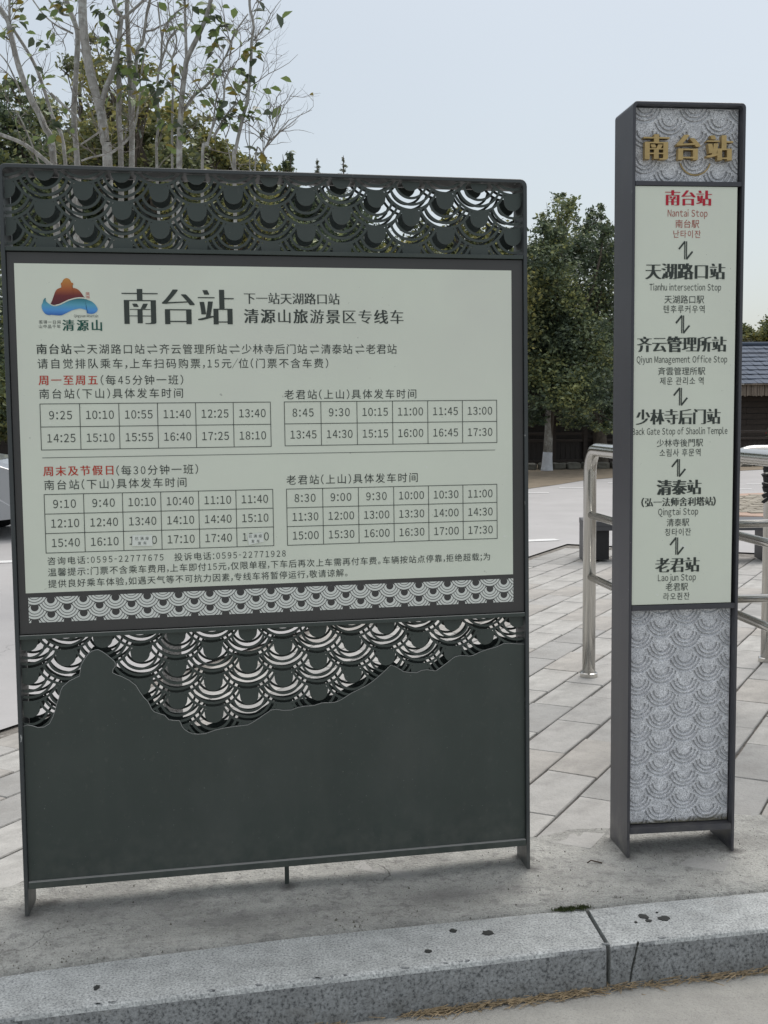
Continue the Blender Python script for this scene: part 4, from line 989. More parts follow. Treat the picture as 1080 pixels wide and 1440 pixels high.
# torn black wrapping on the upright at the right edge
random.seed(31); V, F = [], []
for k in range(9):
    z = 1.12 - k * .026; tube(V, F, [(-.004 - random.random() * .010, random.uniform(-.006, .006), z + random.uniform(-.01, .01)), (-.004, 0, z - .024)], [.034 + random.random() * .008, .033], 10)
link('black_wrapping', me_from('black_wrapping', V, F, M['black']), q4)

# ------------------------------------------------------------------ parked car at the left edge
def car(loc, rz):
    c = thing('parked_car', 'silver saloon car parked on the plaza at the left edge of the signboard', 'car', loc, (0, 0, rz))
    prof = [(-2.15, .30), (-2.18, .55), (-2.10, .88), (-1.55, .98), (-0.95, 1.38), (-.2, 1.46), (.35, 1.38), (1.10, .97), (1.75, .88), (2.10, .74), (2.22, .52), (2.18, .26), (1.82, .20)]
    low = [(1.78, .22)] + [(1.40 + .36 * math.cos(a), .30 + .36 * math.sin(a)) for a in [math.pi * k / 10 for k in range(1, 10)]] + [(1.02, .20), (-1.02, .20)] + [(-1.40 + .36 * math.cos(a), .30 + .36 * math.sin(a)) for a in [math.pi * k / 10 for k in range(1, 10)]] + [(-1.80, .22)]
    pts = prof[:-1] + low
    bm = bmesh.new(); secs = []
    for y, f in ((-.86, 0), (-.84, .4), (-.6, 1), (.6, 1), (.84, .4), (.86, 0)):
        row = []
        for x, z in pts:
            zz = z if z < .75 else .75 + (z - .75) * (.82 + .18 * f) ; yy = y * (1 - max(0, z - .85) * .32)
            row.append(bm.verts.new((x * (.985 + .015 * f), yy, zz)))
        secs.append(row)
    n = len(pts)
    for a, b in zip(secs, secs[1:]):
        for k in range(n): bm.faces.new((a[k], a[(k + 1) % n], b[(k + 1) % n], b[k]))
    bm.faces.new(secs[0]); bm.faces.new(secs[-1][::-1]); bmesh.ops.recalc_face_normals(bm, faces=bm.faces[:])
    link('body', me_bm('body', bm, M['car_paint']), c)
    for s in (-1, 1):
        yv = lambda z: s * (.866 * (1 - max(0, z - .85) * .32))
        for quad in ([(-1.35, .98), (-.15, .98), (-.15, 1.34), (-.92, 1.31)], [(-.08, .98), (.98, .95), (.30, 1.30), (-.08, 1.34)]):
            bm = bmesh.new(); vs = [bm.verts.new((x, yv(z) * 1.004, z)) for x, z in quad]; f = bm.faces.new(vs)
            r = bmesh.ops.extrude_face_region(bm, geom=[f]); bmesh.ops.translate(bm, verts=[v for v in r['geom'] if isinstance(v, bmesh.types.BMVert)], vec=(0, -s * .02, 0)); bmesh.ops.recalc_face_normals(bm, faces=bm.faces[:])
            link('side_window', me_bm('side_window', bm, M['car_glass']), c)
        boxobj('headlight', (2.02, 2.185, min(s * .78, s * .5), max(s * .78, s * .5), .58, .70), M['lamp_glass'], c, bev=.03)
        boxobj('wing_mirror', (.78, .93, min(s * .86, s * 1.0), max(s * .86, s * 1.0), .92, 1.03), M['car_paint'], c, bev=.03)
        for x in (-1.40, 1.40):
            V, F = [], []; y0 = s * .70; y1 = s * .87; tube(V, F, [(x, y0, .31), (x, y1 - s * .02, .31), (x, y1, .31)], [.31, .31, .28], 28)
            wl = link('wheel', me_from('wheel', V, F, M['rubber']), c)
            V, F = [], []; tube(V, F, [(x, y1 - s * .02, .31), (x, y1 + s * .006, .31), (x, y1 + s * .008, .31)], [.20, .20, .17], 28)
            link('rim', me_from('rim', V, F, M['alloy']), wl)
    for quad in ([(.42, -.55, 1.345), (.42, .55, 1.345), (1.08, .66, .985), (1.08, -.66, .985)], [(-1.0, -.55, 1.355), (-1.0, .55, 1.355), (-1.5, .66, 1.02), (-1.5, -.66, 1.02)]):
        bm = bmesh.new(); bm.faces.new([bm.verts.new((x + (.02 if x > 0 else -.02), y, z + .012)) for x, y, z in quad])
        link('windscreen', me_bm('windscreen', bm, M['car_glass']), c)
    return c
car((-6.12, 13.3, 0), R(4))

# ------------------------------------------------------------------ timber fence, pavilion, right-hand house
fx = lambda px, D: (px - 540) / 1608.36 * D
fence = thing('timber_fence', 'dark timber fence and gate under the trees beyond the plaza', 'fence', (3.6, 27.0, 0), (0, 0, R(6)))
random.seed(9)
for i, x in enumerate((-9.0, -6.6, -4.2, -1.9, .42, 1.18, 3.4, 5.8, 8.2)):
    boxobj('post', (x - .05, x + .05, -.06, .06, 0, 1.55 if i in (4,) else 1.15), M['wood'], fence, bev=.008)
for (xa, xb) in ((-8.95, -6.65), (-6.55, -4.25), (-4.15, -1.95), (-1.85, .37), (.47, 1.13), (1.23, 3.35), (3.45, 5.75), (5.85, 8.15)):
    for z in (.16, .64, .80): boxobj('rail', (xa, xb, -.03, .03, z - .03, z + .03), M['wood'], fence)
pm = None
x = -8.9
while x < 8.1:
    if pm is None: pm = boxobj('plank', (-.055, .055, .031, .052, .10, .63), M['wood2'], fence, loc=(x, 0, 0))
    else:
        o = pm.copy(); COL.objects.link(o); o.location = (x, random.uniform(-.004, .004), random.uniform(-.012, .012)); o.parent = fence
    x += .118
boxobj('top_beam', (-2.2, 3.4, -.05, .05, 1.62, 1.70), M['wood'], fence)
for x in (-2.1, 3.3): boxobj('post', (x - .05, x + .05, -.05, .05, 1.16, 1.62), M['wood'], fence)
pv = thing('timber_pavilion', 'dark timber pavilion in deep shade behind the trees and the timber fence', 'pavilion', (3.6, 30.0, 0), (0, 0, R(6)))
for k in range(12): boxobj('wall_plank', (-14, 3.2, -.02 + .004 * (k % 2), .03, .2 * k + .004, .2 * k + .196), M['wood2'], pv)
for x in (-13.8, -8.8, -6, -3.2, -.4, 3.1): boxobj('post', (x - .09, x + .09, -.16, -.03, 0, 2.4), M['wood'], pv)
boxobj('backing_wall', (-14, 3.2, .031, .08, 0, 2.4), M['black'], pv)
boxobj('reddish_panel', (-.45, .35, -.06, -.03, .9, 1.6), M['wood_red'], pv)
bm = bmesh.new(); vs = [bm.verts.new(c) for c in ((-14.6, -1.0, 2.35), (3.8, -1.0, 2.35), (3.8, 2.4, 3.4), (-14.6, 2.4, 3.4))]; f = bm.faces.new(vs)
r = bmesh.ops.extrude_face_region(bm, geom=[f]); bmesh.ops.translate(bm, verts=[v for v in r['geom'] if isinstance(v, bmesh.types.BMVert)], vec=(0, 0, .12)); bmesh.ops.recalc_face_normals(bm, faces=bm.faces[:])
link('roof', me_bm('roof', bm, M['wood2']), pv)
# stone edging between verge and fence
edg = thing('stone_edging', 'row of rough dark edging stones along the foot of the timber fence', 'edging', (0, 0, 0)); edg_m = []
for k in range(5):
    random.seed(40 + k); bm = bmesh.new(); box(bm, -.15, .15, -.1, .1, 0, .15, bev=.03, seg=1)
    for v in bm.verts: v.co += Vector((random.uniform(-.02, .02), random.uniform(-.02, .02), random.uniform(-.015, .02)))
    edg_m.append(me_bm('stone', bm, M['edge_stone']))
for i in range(46):
    x = -5.5 + i * .34; o = link('stone', edg_m[i % 5], edg, (x, 26.2 + (x - 3.6) * .105 + random.uniform(-.04, .04), 0), (0, 0, R(6 + random.uniform(-6, 6))))

hs = thing('tiled_house', 'low dark timber house with blue-grey tiled roof at the right edge', 'house', (9.2, 34.0, 0), (0, 0, R(3)))
for k in range(11):
    for x0 in range(0, 9):
        xa = x0 * 1.1 + (.5 if k % 2 else 0)
        if k == 0 and x0 == 0: wm = boxobj('wall_plank', (0, 1.094, 0, .03, .01, .165), M['wood'], hs, loc=(xa, 0, 0)); continue
        o = wm.copy(); COL.objects.link(o); o.parent = hs; o.location = (xa, random.uniform(-.006, .006), k * .17)
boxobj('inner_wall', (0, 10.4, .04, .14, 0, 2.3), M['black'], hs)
for x in (0.35, 2.75, 5.5, 8.2): boxobj('post', (x - .07, x + .07, -.14, -.01, 0, 2.0), M['wood'], hs)
V, F = [], []; random.seed(2); x = -.5
while x < 10.6:
    w2 = random.uniform(.025, .05); y = -.62 + random.uniform(-.02, .02); b = len(V); z0_ = 1.70 + random.uniform(-.015, .02)
    V += [(x, y, z0_), (x + w2, y, z0_), (x + w2, y, 2.02), (x, y, 2.02), (x, y + .03, z0_), (x + w2, y + .03, z0_), (x + w2, y + .03, 2.02), (x, y + .03, 2.02)]
    F += [(b, b + 1, b + 2, b + 3), (b + 4, b, b + 3, b + 7), (b + 1, b + 5, b + 6, b + 2), (b + 4, b + 5, b + 1, b)]; x += w2 + .008
stuff(link('eave_slats', me_from('eave_slats', V, F, M['thatch']), hs))
for k in range(9):
    t0 = k / 9; t1 = (k + 1) / 9; y0, y1 = -.75 + t0 * 3.6, -.75 + t1 * 3.6 + .05; z0_, z1_ = 2.06 + t0 * 1.30, 2.06 + t1 * 1.30
    V, F = [], []
    for i in range(70):
        xa = -.6 + i * .16; b = len(V); j1 = random.uniform(-.03, .03)
        V += [(xa + .004, y0 + j1, z0_ + .016), (xa + .156, y0 + j1, z0_ + .016), (xa + .156, y1, z1_), (xa + .004, y1, z1_), (xa + .004, y0 + j1, z0_), (xa + .156, y0 + j1, z0_)]
        F += [(b, b + 1, b + 2, b + 3), (b + 4, b + 5, b + 1, b)]
    stuff(link('roof_course', me_from('roof_course', V, F, M['rooft']), hs))
bm = bmesh.new(); vs = [bm.verts.new(c) for c in ((-.55, -.68, 2.02), (10.6, -.68, 2.02), (10.6, 2.9, 3.30), (-.55, 2.9, 3.30))]; bm.faces.new(vs)
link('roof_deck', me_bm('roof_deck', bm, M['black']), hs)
tubeobj('ridge_cap', [(-.6, 2.86, 3.39), (10.6, 2.86, 3.39)], .07, M['rooft'], hs, 10)
V, F = [], []; x = -.55; random.seed(6)
while x < 10.5:
    w2 = random.uniform(.3, .9); boxobj('eave_board', (x, x + w2 - .02, -.735, -.70, 2.025 + random.uniform(-.01, .01), 2.065), M['white'] if random.random() < .6 else M['thatch'], hs); x += w2
boxobj('floodlight', (2.02, 2.17, -.80, -.72, 1.90, 2.00), M['white'], hs, bev=.01)
# potted plant with red flowers by the house
pt = thing('potted_plant', 'small dark potted plant with red and white flowers before the house wall', 'potted plant', (11.15, 32.6, 0))
V, F = [], []; tube(V, F, [(0, 0, 0), (0, 0, .38)], [.15, .21], 14); link('pot', me_from('pot', V, F, M['terracotta']), pt)
V, F, V3, F3 = [], [], [], []; random.seed(12)
for i in range(220):
    d = Vector((random.gauss(0, 1), random.gauss(0, 1), random.gauss(0, 1))).normalized() * random.uniform(.05, .26); c = Vector((0, 0, .62)) + d
    t = Vector((random.gauss(0, 1), random.gauss(0, 1), random.gauss(0, 1))).normalized() * .045; s2 = t.cross(Vector((0.2, .3, 1))).normalized() * .02
    VV, FF = (V3, F3) if i % 9 == 0 else (V, F); b = len(VV); VV += [tuple(c - t), tuple(c + s2), tuple(c + t), tuple(c - s2)]; FF.append((b, b + 1, b + 2, b + 3))
stuff(link('leaves', me_from('leaves', V, F, M['leaf_dark']), pt)); stuff(link('blossom', me_from('blossom', V3, F3, M['flower']), pt))

# ------------------------------------------------------------------ trees
def foliage(name, clumps, leaf, m, parent, seed, aspect=.5, per=1.0):
    """clumps: (centre, radii, count); every leaf a small folded quad"""
    rng = np.random.default_rng(seed); C, N_ = [], 0
    for (c, r, n) in clumps:
        n = int(n * per)
        # break each clump into sprays so that gaps and tufts show
        k = max(3, n // 45); sc = rng.normal(size=(k, 3)); sc /= np.linalg.norm(sc, axis=1)[:, None] + 1e-9
        sc *= (rng.random(k) ** .45)[:, None]
        idx = rng.integers(0, k, n)
        pts = sc[idx] + rng.normal(size=(n, 3)) * rng.uniform(.10, .30, k)[idx][:, None]
        C.append(np.array(c) + pts * np.array(r))
    P = np.concatenate(C); n = len(P)
    t = rng.normal(size=(n, 3)); t[:, 2] *= .6; t /= np.linalg.norm(t, axis=1)[:, None]
    q = rng.normal(size=(n, 3)); q -= (q * t).sum(1)[:, None] * t; q /= np.linalg.norm(q, axis=1)[:, None] + 1e-9
    L_ = leaf * rng.uniform(.6, 1.4, n)[:, None]
    nn = np.cross(t, q)
    V = np.stack([P - t * L_ * .5, P + q * L_ * aspect * .5 + nn * L_ * .08, P + t * L_ * .5, P - q * L_ * aspect * .5 + nn * L_ * .08], 1).reshape(-1, 3)
    me = bpy.data.meshes.new(name)
    me.vertices.add(4 * n); me.vertices.foreach_set('co', V.ravel())
    me.loops.add(4 * n); me.loops.foreach_set('vertex_index', np.arange(4 * n, dtype=np.int32))
    me.polygons.add(n); me.polygons.foreach_set('loop_start', np.arange(n, dtype=np.int32) * 4); me.polygons.foreach_set('loop_total', np.full(n, 4, np.int32))
    me.update(); me.validate(); me.materials.append(m)
    return link(name, me, parent)
def limbs(V, F, base, clumps, r0, seed, n=1.0):
    random.seed(seed)
    for (c, r, k) in clumps:
        c = Vector(c); mid = base.lerp(c, .55) + Vector((random.uniform(-.3, .3), random.uniform(-.3, .3), random.uniform(-.2, .3)))
        tube(V, F, cr([base, mid, c], 4), [r0 * (1 - .85 * i / 8) for i in range(9)], 6)
        for s in range(int(5 * n)):
            e = c + Vector((random.uniform(-1, 1) * r[0], random.uniform(-1, 1) * r[1], random.uniform(-.6, 1) * r[2]))
            st = mid.lerp(c, random.random()); tube(V, F, cr([st, st.lerp(e, .5) + Vector((0, 0, .1 * r[2])), e], 3), [r0 * .28 * (1 - .8 * i / 6) for i in range(7)], 4)
def crown_tree(name, label, base, h_split, clump_px, D, leaf, lm, seed, r0=.16, bark='bark_dark', leaf_n=1.0, dy=1.2, cat='tree', kind=None, lean=(0, 0)):
    t = thing(name, label, cat, base)
    b = Vector(base); random.seed(seed); clumps = []
    for (px, py, rx, ry, n) in clump_px:
        p = at(px, py, D + random.uniform(-dy, dy)); s = D / 1608.36
        clumps.append((tuple(p - b), (rx * s, rx * s * 1.1, ry * s), n))
    top = Vector((lean[0], lean[1], h_split)); V, F = [], []
    tube(V, F, cr([Vector((0, 0, -.05)), Vector((lean[0] * .3, lean[1] * .3, h_split * .5)), top], 5), [r0 * (1.25 - .55 * i / 10) for i in range(11)], 10)
    limbs(V, F, top, clumps, r0 * .55, seed)
    link('trunk', me_from('trunk', V, F, M[bark], True), t)
    stuff(foliage('foliage', clumps, leaf, M[lm], t, seed, per=leaf_n))
    return t
# large dark evergreen between signboard and pillar, with lime-washed trunk foot
base = (3.68, 25.76, 0)
dt = crown_tree('evergreen_tree', 'tall dark evergreen with lime-washed trunk foot between the signboard and the pillar', base, 2.4,
    [(783, 279, 12, 10, 110), (800, 288, 16, 12, 220), (842, 300, 14, 12, 200), (760, 312, 14, 12, 150), (857, 330, 10, 24, 200), (742, 360, 16, 20, 300), (790, 300, 26, 22, 500), (790, 566, 60, 16, 2200), (752, 588, 16, 12, 500), (815, 590, 40, 12, 900), (850, 600, 16, 12, 400), (825, 318, 20, 20, 650), (775, 335, 26, 22, 1100), (850, 325, 14, 18, 350), (768, 372, 40, 26, 2600), (812, 352, 40, 30, 3000), (852, 372, 34, 36, 2600),
     (750, 410, 34, 34, 2600), (790, 420, 46, 42, 4400), (838, 430, 40, 44, 3800), (765, 470, 46, 40, 4200), (820, 486, 48, 40, 4600), (858, 500, 34, 42, 2600), (760, 520, 40, 30, 3200), (812, 536, 46, 30, 3600), (785, 470, 50, 50, 3600), (905, 440, 40, 60, 2600)],
    25.8, .088, 'leaf_dark', 101, r0=.085, lean=(.25, 0), dy=1.6, leaf_n=1.15)
V, F = [], []; tube(V, F, [(0, 0, -.02), (0, 0, .04), (.005, 0, .14), (.012, 0, .30), (.02, 0, .42)], [.150, .135, .122, .112, .108], 16)
link('lime_washed_base', me_from('lime_washed_base', V, F, M['lime'], True), dt)
V, F = [], []; tube(V, F, [(.02, 0, .42), (.04, .0, .9), (.06, 0, 1.5), (.25, 0, 2.5)], [.105, .092, .080, .075], 12)
link('lower_trunk', me_from('lower_trunk', V, F, M['bark'], True), dt)
crown_tree('evergreen_tree', 'dark shaded evergreen whose leaning trunk stands just left of the pillar behind the railing', (5.15, 27.0, 0), 2.2,
    [(850, 560, 46, 30, 2600), (870, 500, 40, 50, 2600), (826, 575, 34, 16, 1200), (900, 470, 50, 60, 2600), (930, 520, 50, 50, 2600), (960, 500, 50, 60, 2200)], 28, .11, 'leaf_dark', 102, r0=.15, lean=(-.3, 0))
# trees behind the upper lattice of the signboard
crown_tree('olive_tree', 'olive green tree behind the right half of the signboard', (2.1, 25.0, 0), 2.0,
    [(735, 395, 26, 50, 2200), (700, 345, 34, 24, 1900), (655, 340, 40, 26, 2000), (610, 350, 40, 26, 1900), (720, 430, 40, 60, 3200), (690, 400, 50, 40, 2400), (560, 355, 34, 20, 1300), (640, 390, 60, 40, 2600), (640, 305, 22, 10, 360), (590, 318, 20, 12, 340), (600, 380, 70, 26, 3000), (540, 375, 50, 26, 2000)],
    25, .10, 'leaf_olive', 103, r0=.14)
crown_tree('bushy_tree', 'dark green bushy tree behind the middle of the signboard', (-2.1, 24.0, 0), 2.0,
    [(400, 285, 34, 26, 2600), (445, 300, 40, 28, 2900), (490, 320, 36, 28, 2200), (380, 330, 50, 34, 3200), (440, 350, 56, 34, 3200), (352, 262, 26, 26, 1300), (500, 290, 16, 18, 350), (402, 225, 9, 12, 220), (398, 248, 16, 10, 340), (530, 350, 30, 20, 900), (380, 360, 60, 30, 3000), (470, 365, 60, 30, 3000), (350, 300, 40, 40, 2400)],
    24, .11, 'leaf_dark', 104, r0=.15)
for k, (px, py, hh, s, g, lb) in enumerate(((446, 236, 1.0, 6, 'x', 'left of two tiny conifer tips above the signboard top edge'), (483, 232, 1.3, 9, 'x', 'right and larger of two tiny conifer tips above the signboard top edge'))):
    D = 38.0; p = at(px, py, D); t = thing('conifer_tree', lb, 'tree', (p.x, D, 0))
    V, F = [], []; tube(V, F, [(0, 0, 0), (0, 0, p.z * .6), (0, 0, p.z + .30)], [.22, .12, .01], 7)
    random.seed(60 + k); cl = []
    for i in range(26):
        z = p.z + .15 - i * .16; rr = .06 + i * .045
        for q in range(4): a = random.random() * 6.28; tube(V, F, [(0, 0, z), (rr * math.cos(a), rr * math.sin(a), z + .05)], [.015, .004], 3)
        cl.append(((0, 0, z), (rr, rr, .08), 70 + i * 6))
    link('trunk', me_from('trunk', V, F, M['bark_dark'], True), t); stuff(foliage('foliage', cl, .085, M['leaf_far'], t, 70 + k, aspect=.3))
# dark evergreen mass behind the bare trees on the left
crown_tree('evergreen_tree', 'dark leafy evergreen standing behind the bare grey-barked trees at far left', (-4.6, 17.5, 0), 2.6,
    [(20, 130, 34, 18, 420), (60, 165, 40, 24, 900), (10, 175, 36, 26, 900), (40, 215, 60, 28, 1900), (100, 215, 50, 26, 1500), (-30, 240, 60, 50, 1600), (30, 290, 70, 46, 4600), (110, 290, 60, 46, 4400), (-60, 200, 50, 60, 1100), (20, 350, 70, 30, 4000), (110, 350, 60, 30, 4000), (0, 250, 50, 40, 2400)],
    17.5, .095, 'leaf_dark', 105, r0=.14)
crown_tree('evergreen_tree', 'mid green leafy evergreen directly behind the bare grey stems at left centre', (-3.1, 16.0, 0), 2.6,
    [(120, 55, 24, 12, 150), (105, 90, 30, 14, 260), (140, 105, 34, 22, 420), (185, 95, 28, 16, 240), (150, 150, 46, 24, 950), (205, 150, 40, 24, 850), (180, 200, 56, 28, 1900), (240, 185, 40, 24, 1100), (130, 200, 40, 30, 1200), (190, 270, 70, 50, 5200), (250, 250, 50, 50, 3600), (200, 345, 70, 30, 4500), (150, 240, 60, 40, 3000)],
    16, .085, 'leaf_olive', 106, r0=.13, dy=.8)
crown_tree('evergreen_tree', 'low olive evergreen behind the slim bare trees above the signboard', (-1.9, 19.0, 0), 2.4,
    [(285, 200, 34, 20, 800), (320, 225, 34, 14, 800), (290, 240, 40, 26, 1300), (340, 245, 40, 22, 1000), (280, 290, 60, 44, 2600), (340, 300, 50, 40, 3600), (265, 165, 22, 10, 160), (290, 340, 60, 34, 4200), (260, 270, 40, 40, 2500)],
    19, .085, 'leaf_olive', 107, r0=.12, dy=.8)
crown_tree('evergreen_tree', 'dark dense evergreen beyond the silver car at the left edge', (-9.6, 24.0, 0), .9,
    [(0, 560, 60, 40, 3500), (-60, 540, 60, 60, 3500), (-20, 500, 60, 50, 3500), (30, 540, 40, 60, 2500), (-20, 420, 60, 60, 3000), (0, 600, 60, 24, 2000)], 24, .13, 'leaf_dark', 108, r0=.15)
# wood behind the house at right
for k, (cx, lb, lm) in enumerate(((1015, 'dense green tree behind the tiled roof, next to the pillar edge', 'leaf_olive'), (1075, 'taller green tree behind the tiled roof at the right edge', 'leaf_olive'))):
    D = 46.0; off = cx - 1050; b = at(cx, 500, D)
    cl = [(1045 + off, 474, 16, 9, 1200), (1062 + off, 470, 18, 10, 1200), (1035 + off, 480, 24, 10, 1200), (1080 + off, 472, 20, 12, 1200), (1055 + off, 488, 30, 12, 500)]
    if k: cl += [(1084, 462, 12, 14, 1000), (1098, 452, 22, 20, 1500), (1100, 480, 30, 30, 1500)]
    crown_tree('pine_tree', lb, (b.x, D, 0), 3.0, cl, D, .16, lm, 110 + k, r0=.2, dy=1.5)
# bare shrubs below those crowns
crown_tree('bare_shrub', 'grey leafless shrubs between the tree crowns and the tiled roof at right', (15.2, 42.0, 0), .8,
    [(1045 + 6 * q, 490 + (q % 3) * 3, 14, 16, 30) for q in range(-3, 8)], 42, .05, 'leaf_far', 120, r0=.12, bark='twig', cat='shrub')

# bare, grey-barked trees in front of them, main stems as they grow in the photograph
BR = random.Random(77)
def bare_tree(label, base_px, D, stems, seed, twn=10, big=0):
    rnd = random.Random(seed)
    b = at(base_px, 800, D); b.z = 0
    t = thing('bare_tree', label, 'tree', b, group='bare grey-barked trees behind the signboard')
    V, F, TV, TF = [], [], [], []
    tips = []
    def wiggle(p, a): return p + Vector((rnd.uniform(-a, a), rnd.uniform(-a, a), rnd.uniform(-a, a)))
    def twig(p, d, L_, r, depth):
        pts = [p]; q = p.copy(); dd = d.normalized()
        for i in range(5):
            dd = (dd + Vector((rnd.gauss(0, .22), rnd.gauss(0, .22), rnd.gauss(.06, .16)))).normalized(); q = q + dd * L_ / 5; pts.append(q.copy())
        tube(TV, TF, pts, [r * (1 - .7 * i / 5) for i in range(6)], 4, caps=False)
        tips.append((pts[-1], dd.copy())); tips.append((pts[3], dd.copy()))
        if depth > 0:
            for k in range(rnd.randint(2, 3)):
                s = pts[rnd.randint(1, 4)]; nd = (dd + Vector((rnd.gauss(0, .8), rnd.gauss(0, .6), rnd.gauss(.2, .5)))).normalized()
                twig(s, nd, L_ * rnd.uniform(.4, .7), r * .6, depth - 1)
    for (pts, w0, w1, dD, tw) in stems:
        P = [at(x, y, D + dD) - b for x, y in pts]
        s = D / 1608.36
        if pts[0][1] > 222 and w0 > 2.5:     # stem continues down to the ground behind the board
            g = Vector((P[0].x * .25, P[0].y * .3, 0)); P = [g + Vector((0, 0, -.05)), g.lerp(P[0], .45) + Vector((P[0].x * .12, 0, 0))] + P
        Q = cr([wiggle(p, .008) for p in P], 5); n = len(Q); rad = []
        for i in range(n):
            f_ = i / (n - 1); rr = (w0 + (w1 - w0) * f_) * s / 2 * .90
            rad.append(rr * rnd.uniform(.93, 1.07))
        tube(V, F, Q, rad, 9)
        start = 10 if pts[0][1] > 222 and w0 > 2.5 else 1
        for k in range(int(tw * twn / 13 + .5)):
            i = rnd.randint(min(start, n - 2), n - 1); d = Q[min(i + 1, n - 1)] - Q[max(0, i - 1)]
            sd = rnd.choice((-1, 1)); nd = d.normalized() * .6 + Vector((sd * rnd.uniform(.3, 1), rnd.uniform(-.6, .6), rnd.uniform(0, .7)))
            twig(Q[i], nd, rnd.uniform(.15, .50), rnd.uniform(.0028, .0055), 2)
        tips.append((Q[-1], Q[-1] - Q[-2]))
    link('trunk', me_from('trunk', V, F, M['bark'], True), t)
    link('twigs', me_from('twigs', TV, TF, M['twig']), t)['kind'] = 'stuff'
    return t, tips, b
def leaf_shape(L_, wd, fold, curl, m):
    V = [(0, 0, 0), (wd * .75, L_ * .28, fold * .8), (wd, L_ * .58, fold - curl * .3), (0, L_, -curl), (-wd, L_ * .58, fold - curl * .3), (-wd * .75, L_ * .28, fold * .8), (0, L_ * .5, -.002), (0, -L_ * .22, .004), (.0012, -L_ * .22, .004)]
    F = [(0, 1, 6), (1, 2, 6), (2, 3, 6), (3, 4, 6), (4, 5, 6), (5, 0, 6), (0, 7, 8)]
    return me_from('leaf', V, F, m, True)
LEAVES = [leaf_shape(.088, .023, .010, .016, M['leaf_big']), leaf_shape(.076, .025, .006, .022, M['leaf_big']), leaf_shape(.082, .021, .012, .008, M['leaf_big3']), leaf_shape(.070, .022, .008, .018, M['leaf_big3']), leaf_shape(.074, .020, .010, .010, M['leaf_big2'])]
# small leafy tufts need variation per leaf: colour varies by object too
def put_leaf(tree, p, d, rnd, pick=None):
    m = LEAVES[pick if pick is not None else rnd.choice((0, 0, 1, 1, 2, 2, 3, 4))]
    o = link('leaf', m, tree); z = Vector((rnd.gauss(0, .5), rnd.gauss(0, .5), 1)).normalized(); y = d.normalized(); x = y.cross(z).normalized(); z = x.cross(y)
    s = rnd.uniform(.8, 1.45); o.matrix_basis = Matrix.Translation(p) @ Matrix(((x.x, y.x, z.x, 0), (x.y, y.y, z.y, 0), (x.z, y.z, z.z, 0), (0, 0, 0, 1))) @ Matrix.Scale(s, 4)
def leaf_tufts(tree, b, D, spots_, seed):
    rnd = random.Random(seed)
    for (px, py, n, spread) in spots_:
        c = at(px, py, D) - b
        for i in range(n):
            a = rnd.random() * 6.28; el = rnd.uniform(-.9, .6)
            d = Vector((math.cos(a) * math.cos(el), math.sin(a) * math.cos(el) * .8, math.sin(el)))
            put_leaf(tree, c + d * .012 + Vector((rnd.gauss(0, spread), rnd.gauss(0, spread), rnd.gauss(0, spread))), d, rnd)
# 1: leaning stems at far left
t1, tp1, b1_ = bare_tree('bare tree of leaning grey stems nearest the left edge', 95, 9.6, [
    ([(76, 236), (61, 176), (42.6, 137), (28, 96), (16.7, 52), (11, 28), (-6, 2)], 11, 7, 0, 12),
    ([(92, 236), (72, 160), (55, 107), (41, 78), (20, 44), (2, 14)], 7, 4, .15, 8),
    ([(104, 275), (76, 238), (55, 218), (31, 202), (0, 189), (-30, 178)], 7.5, 5, -.3, 5),
    ([(30, 130), (12, 90), (-8, 70)], 3, 1.5, .1, 4), ([(14, 30), (13, 0), (14, -14)], 4, 3, 0, 2),
    ([(58, 236), (40, 190), (24, 160), (8, 138)], 2.5, 1.2, -.2, 4)], 201)
leaf_tufts(t1, b1_, 9.6, [(4, 38, 4, .02), (18, 36, 2, .02), (2, 55, 2, .02), (22, 12, 2, .02), (36, 2, 3, .03), (28, 20, 4, .03), (20, 108, 2, .02), (44, 84, 2, .03), (62, 116, 2, .03), (70, 66, 2, .02)], 301)
# 2: the thick stems in the middle-left
t2, tp2, b2_ = bare_tree('bare tree with the thickest grey trunk, branching above the signboard logo', 150, 9.2, [
    ([(109, 236), (104, 167), (107, 93), (108, 46), (98, 15), (93, -6)], 10, 7, .2, 12),
    ([(153, 236), (147, 200), (141, 157), (135, 130), (122, 83), (118, 37), (115, -6)], 15, 13, 0, 12),
    ([(141, 150), (148, 124), (157, 104), (165, 74), (167.6, 46), (172, 26)], 9, 7, 0, 6),
    ([(172, 26), (165, 14), (158, -8)], 6, 5, 0, 3), ([(172, 26), (185, 14), (203, 0)], 5, 4, 0, 3),
    ([(170, 236), (168.5, 167), (167.6, 120), (166, 80)], 9, 8, .1, 8),
    ([(186, 236), (185, 148), (180, 55), (178, 20), (180, -6)], 10, 6.5, .2, 8),
    ([(186, 160), (192, 78), (200, 58), (203, 44), (208, 18), (214, -6)], 6, 4, .1, 6),
    ([(152, 40), (157, 55), (160, 62)], 3, 2, .1, 1), ([(203, 44), (216, 41), (226, 37)], 3, 2.6, .1, 1),
    ([(70, 0), (86, 18), (98, 20)], 3, 4, .2, 4), ([(46, 0), (62, 22), (80, 36), (103, 46)], 2, 3, .2, 4), ([(113, 203), (135, 190), (142, 184)], 2.5, 3, -.3, 2),
    ([(114, 228), (128, 222), (146, 216)], 2.5, 3, -.3, 2), ([(155, 215), (172, 205), (190, 180), (197, 130)], 4, 3, -.2, 4), ([(114, 170), (92, 150), (70, 130)], 3, 5, .1, 3)], 202)
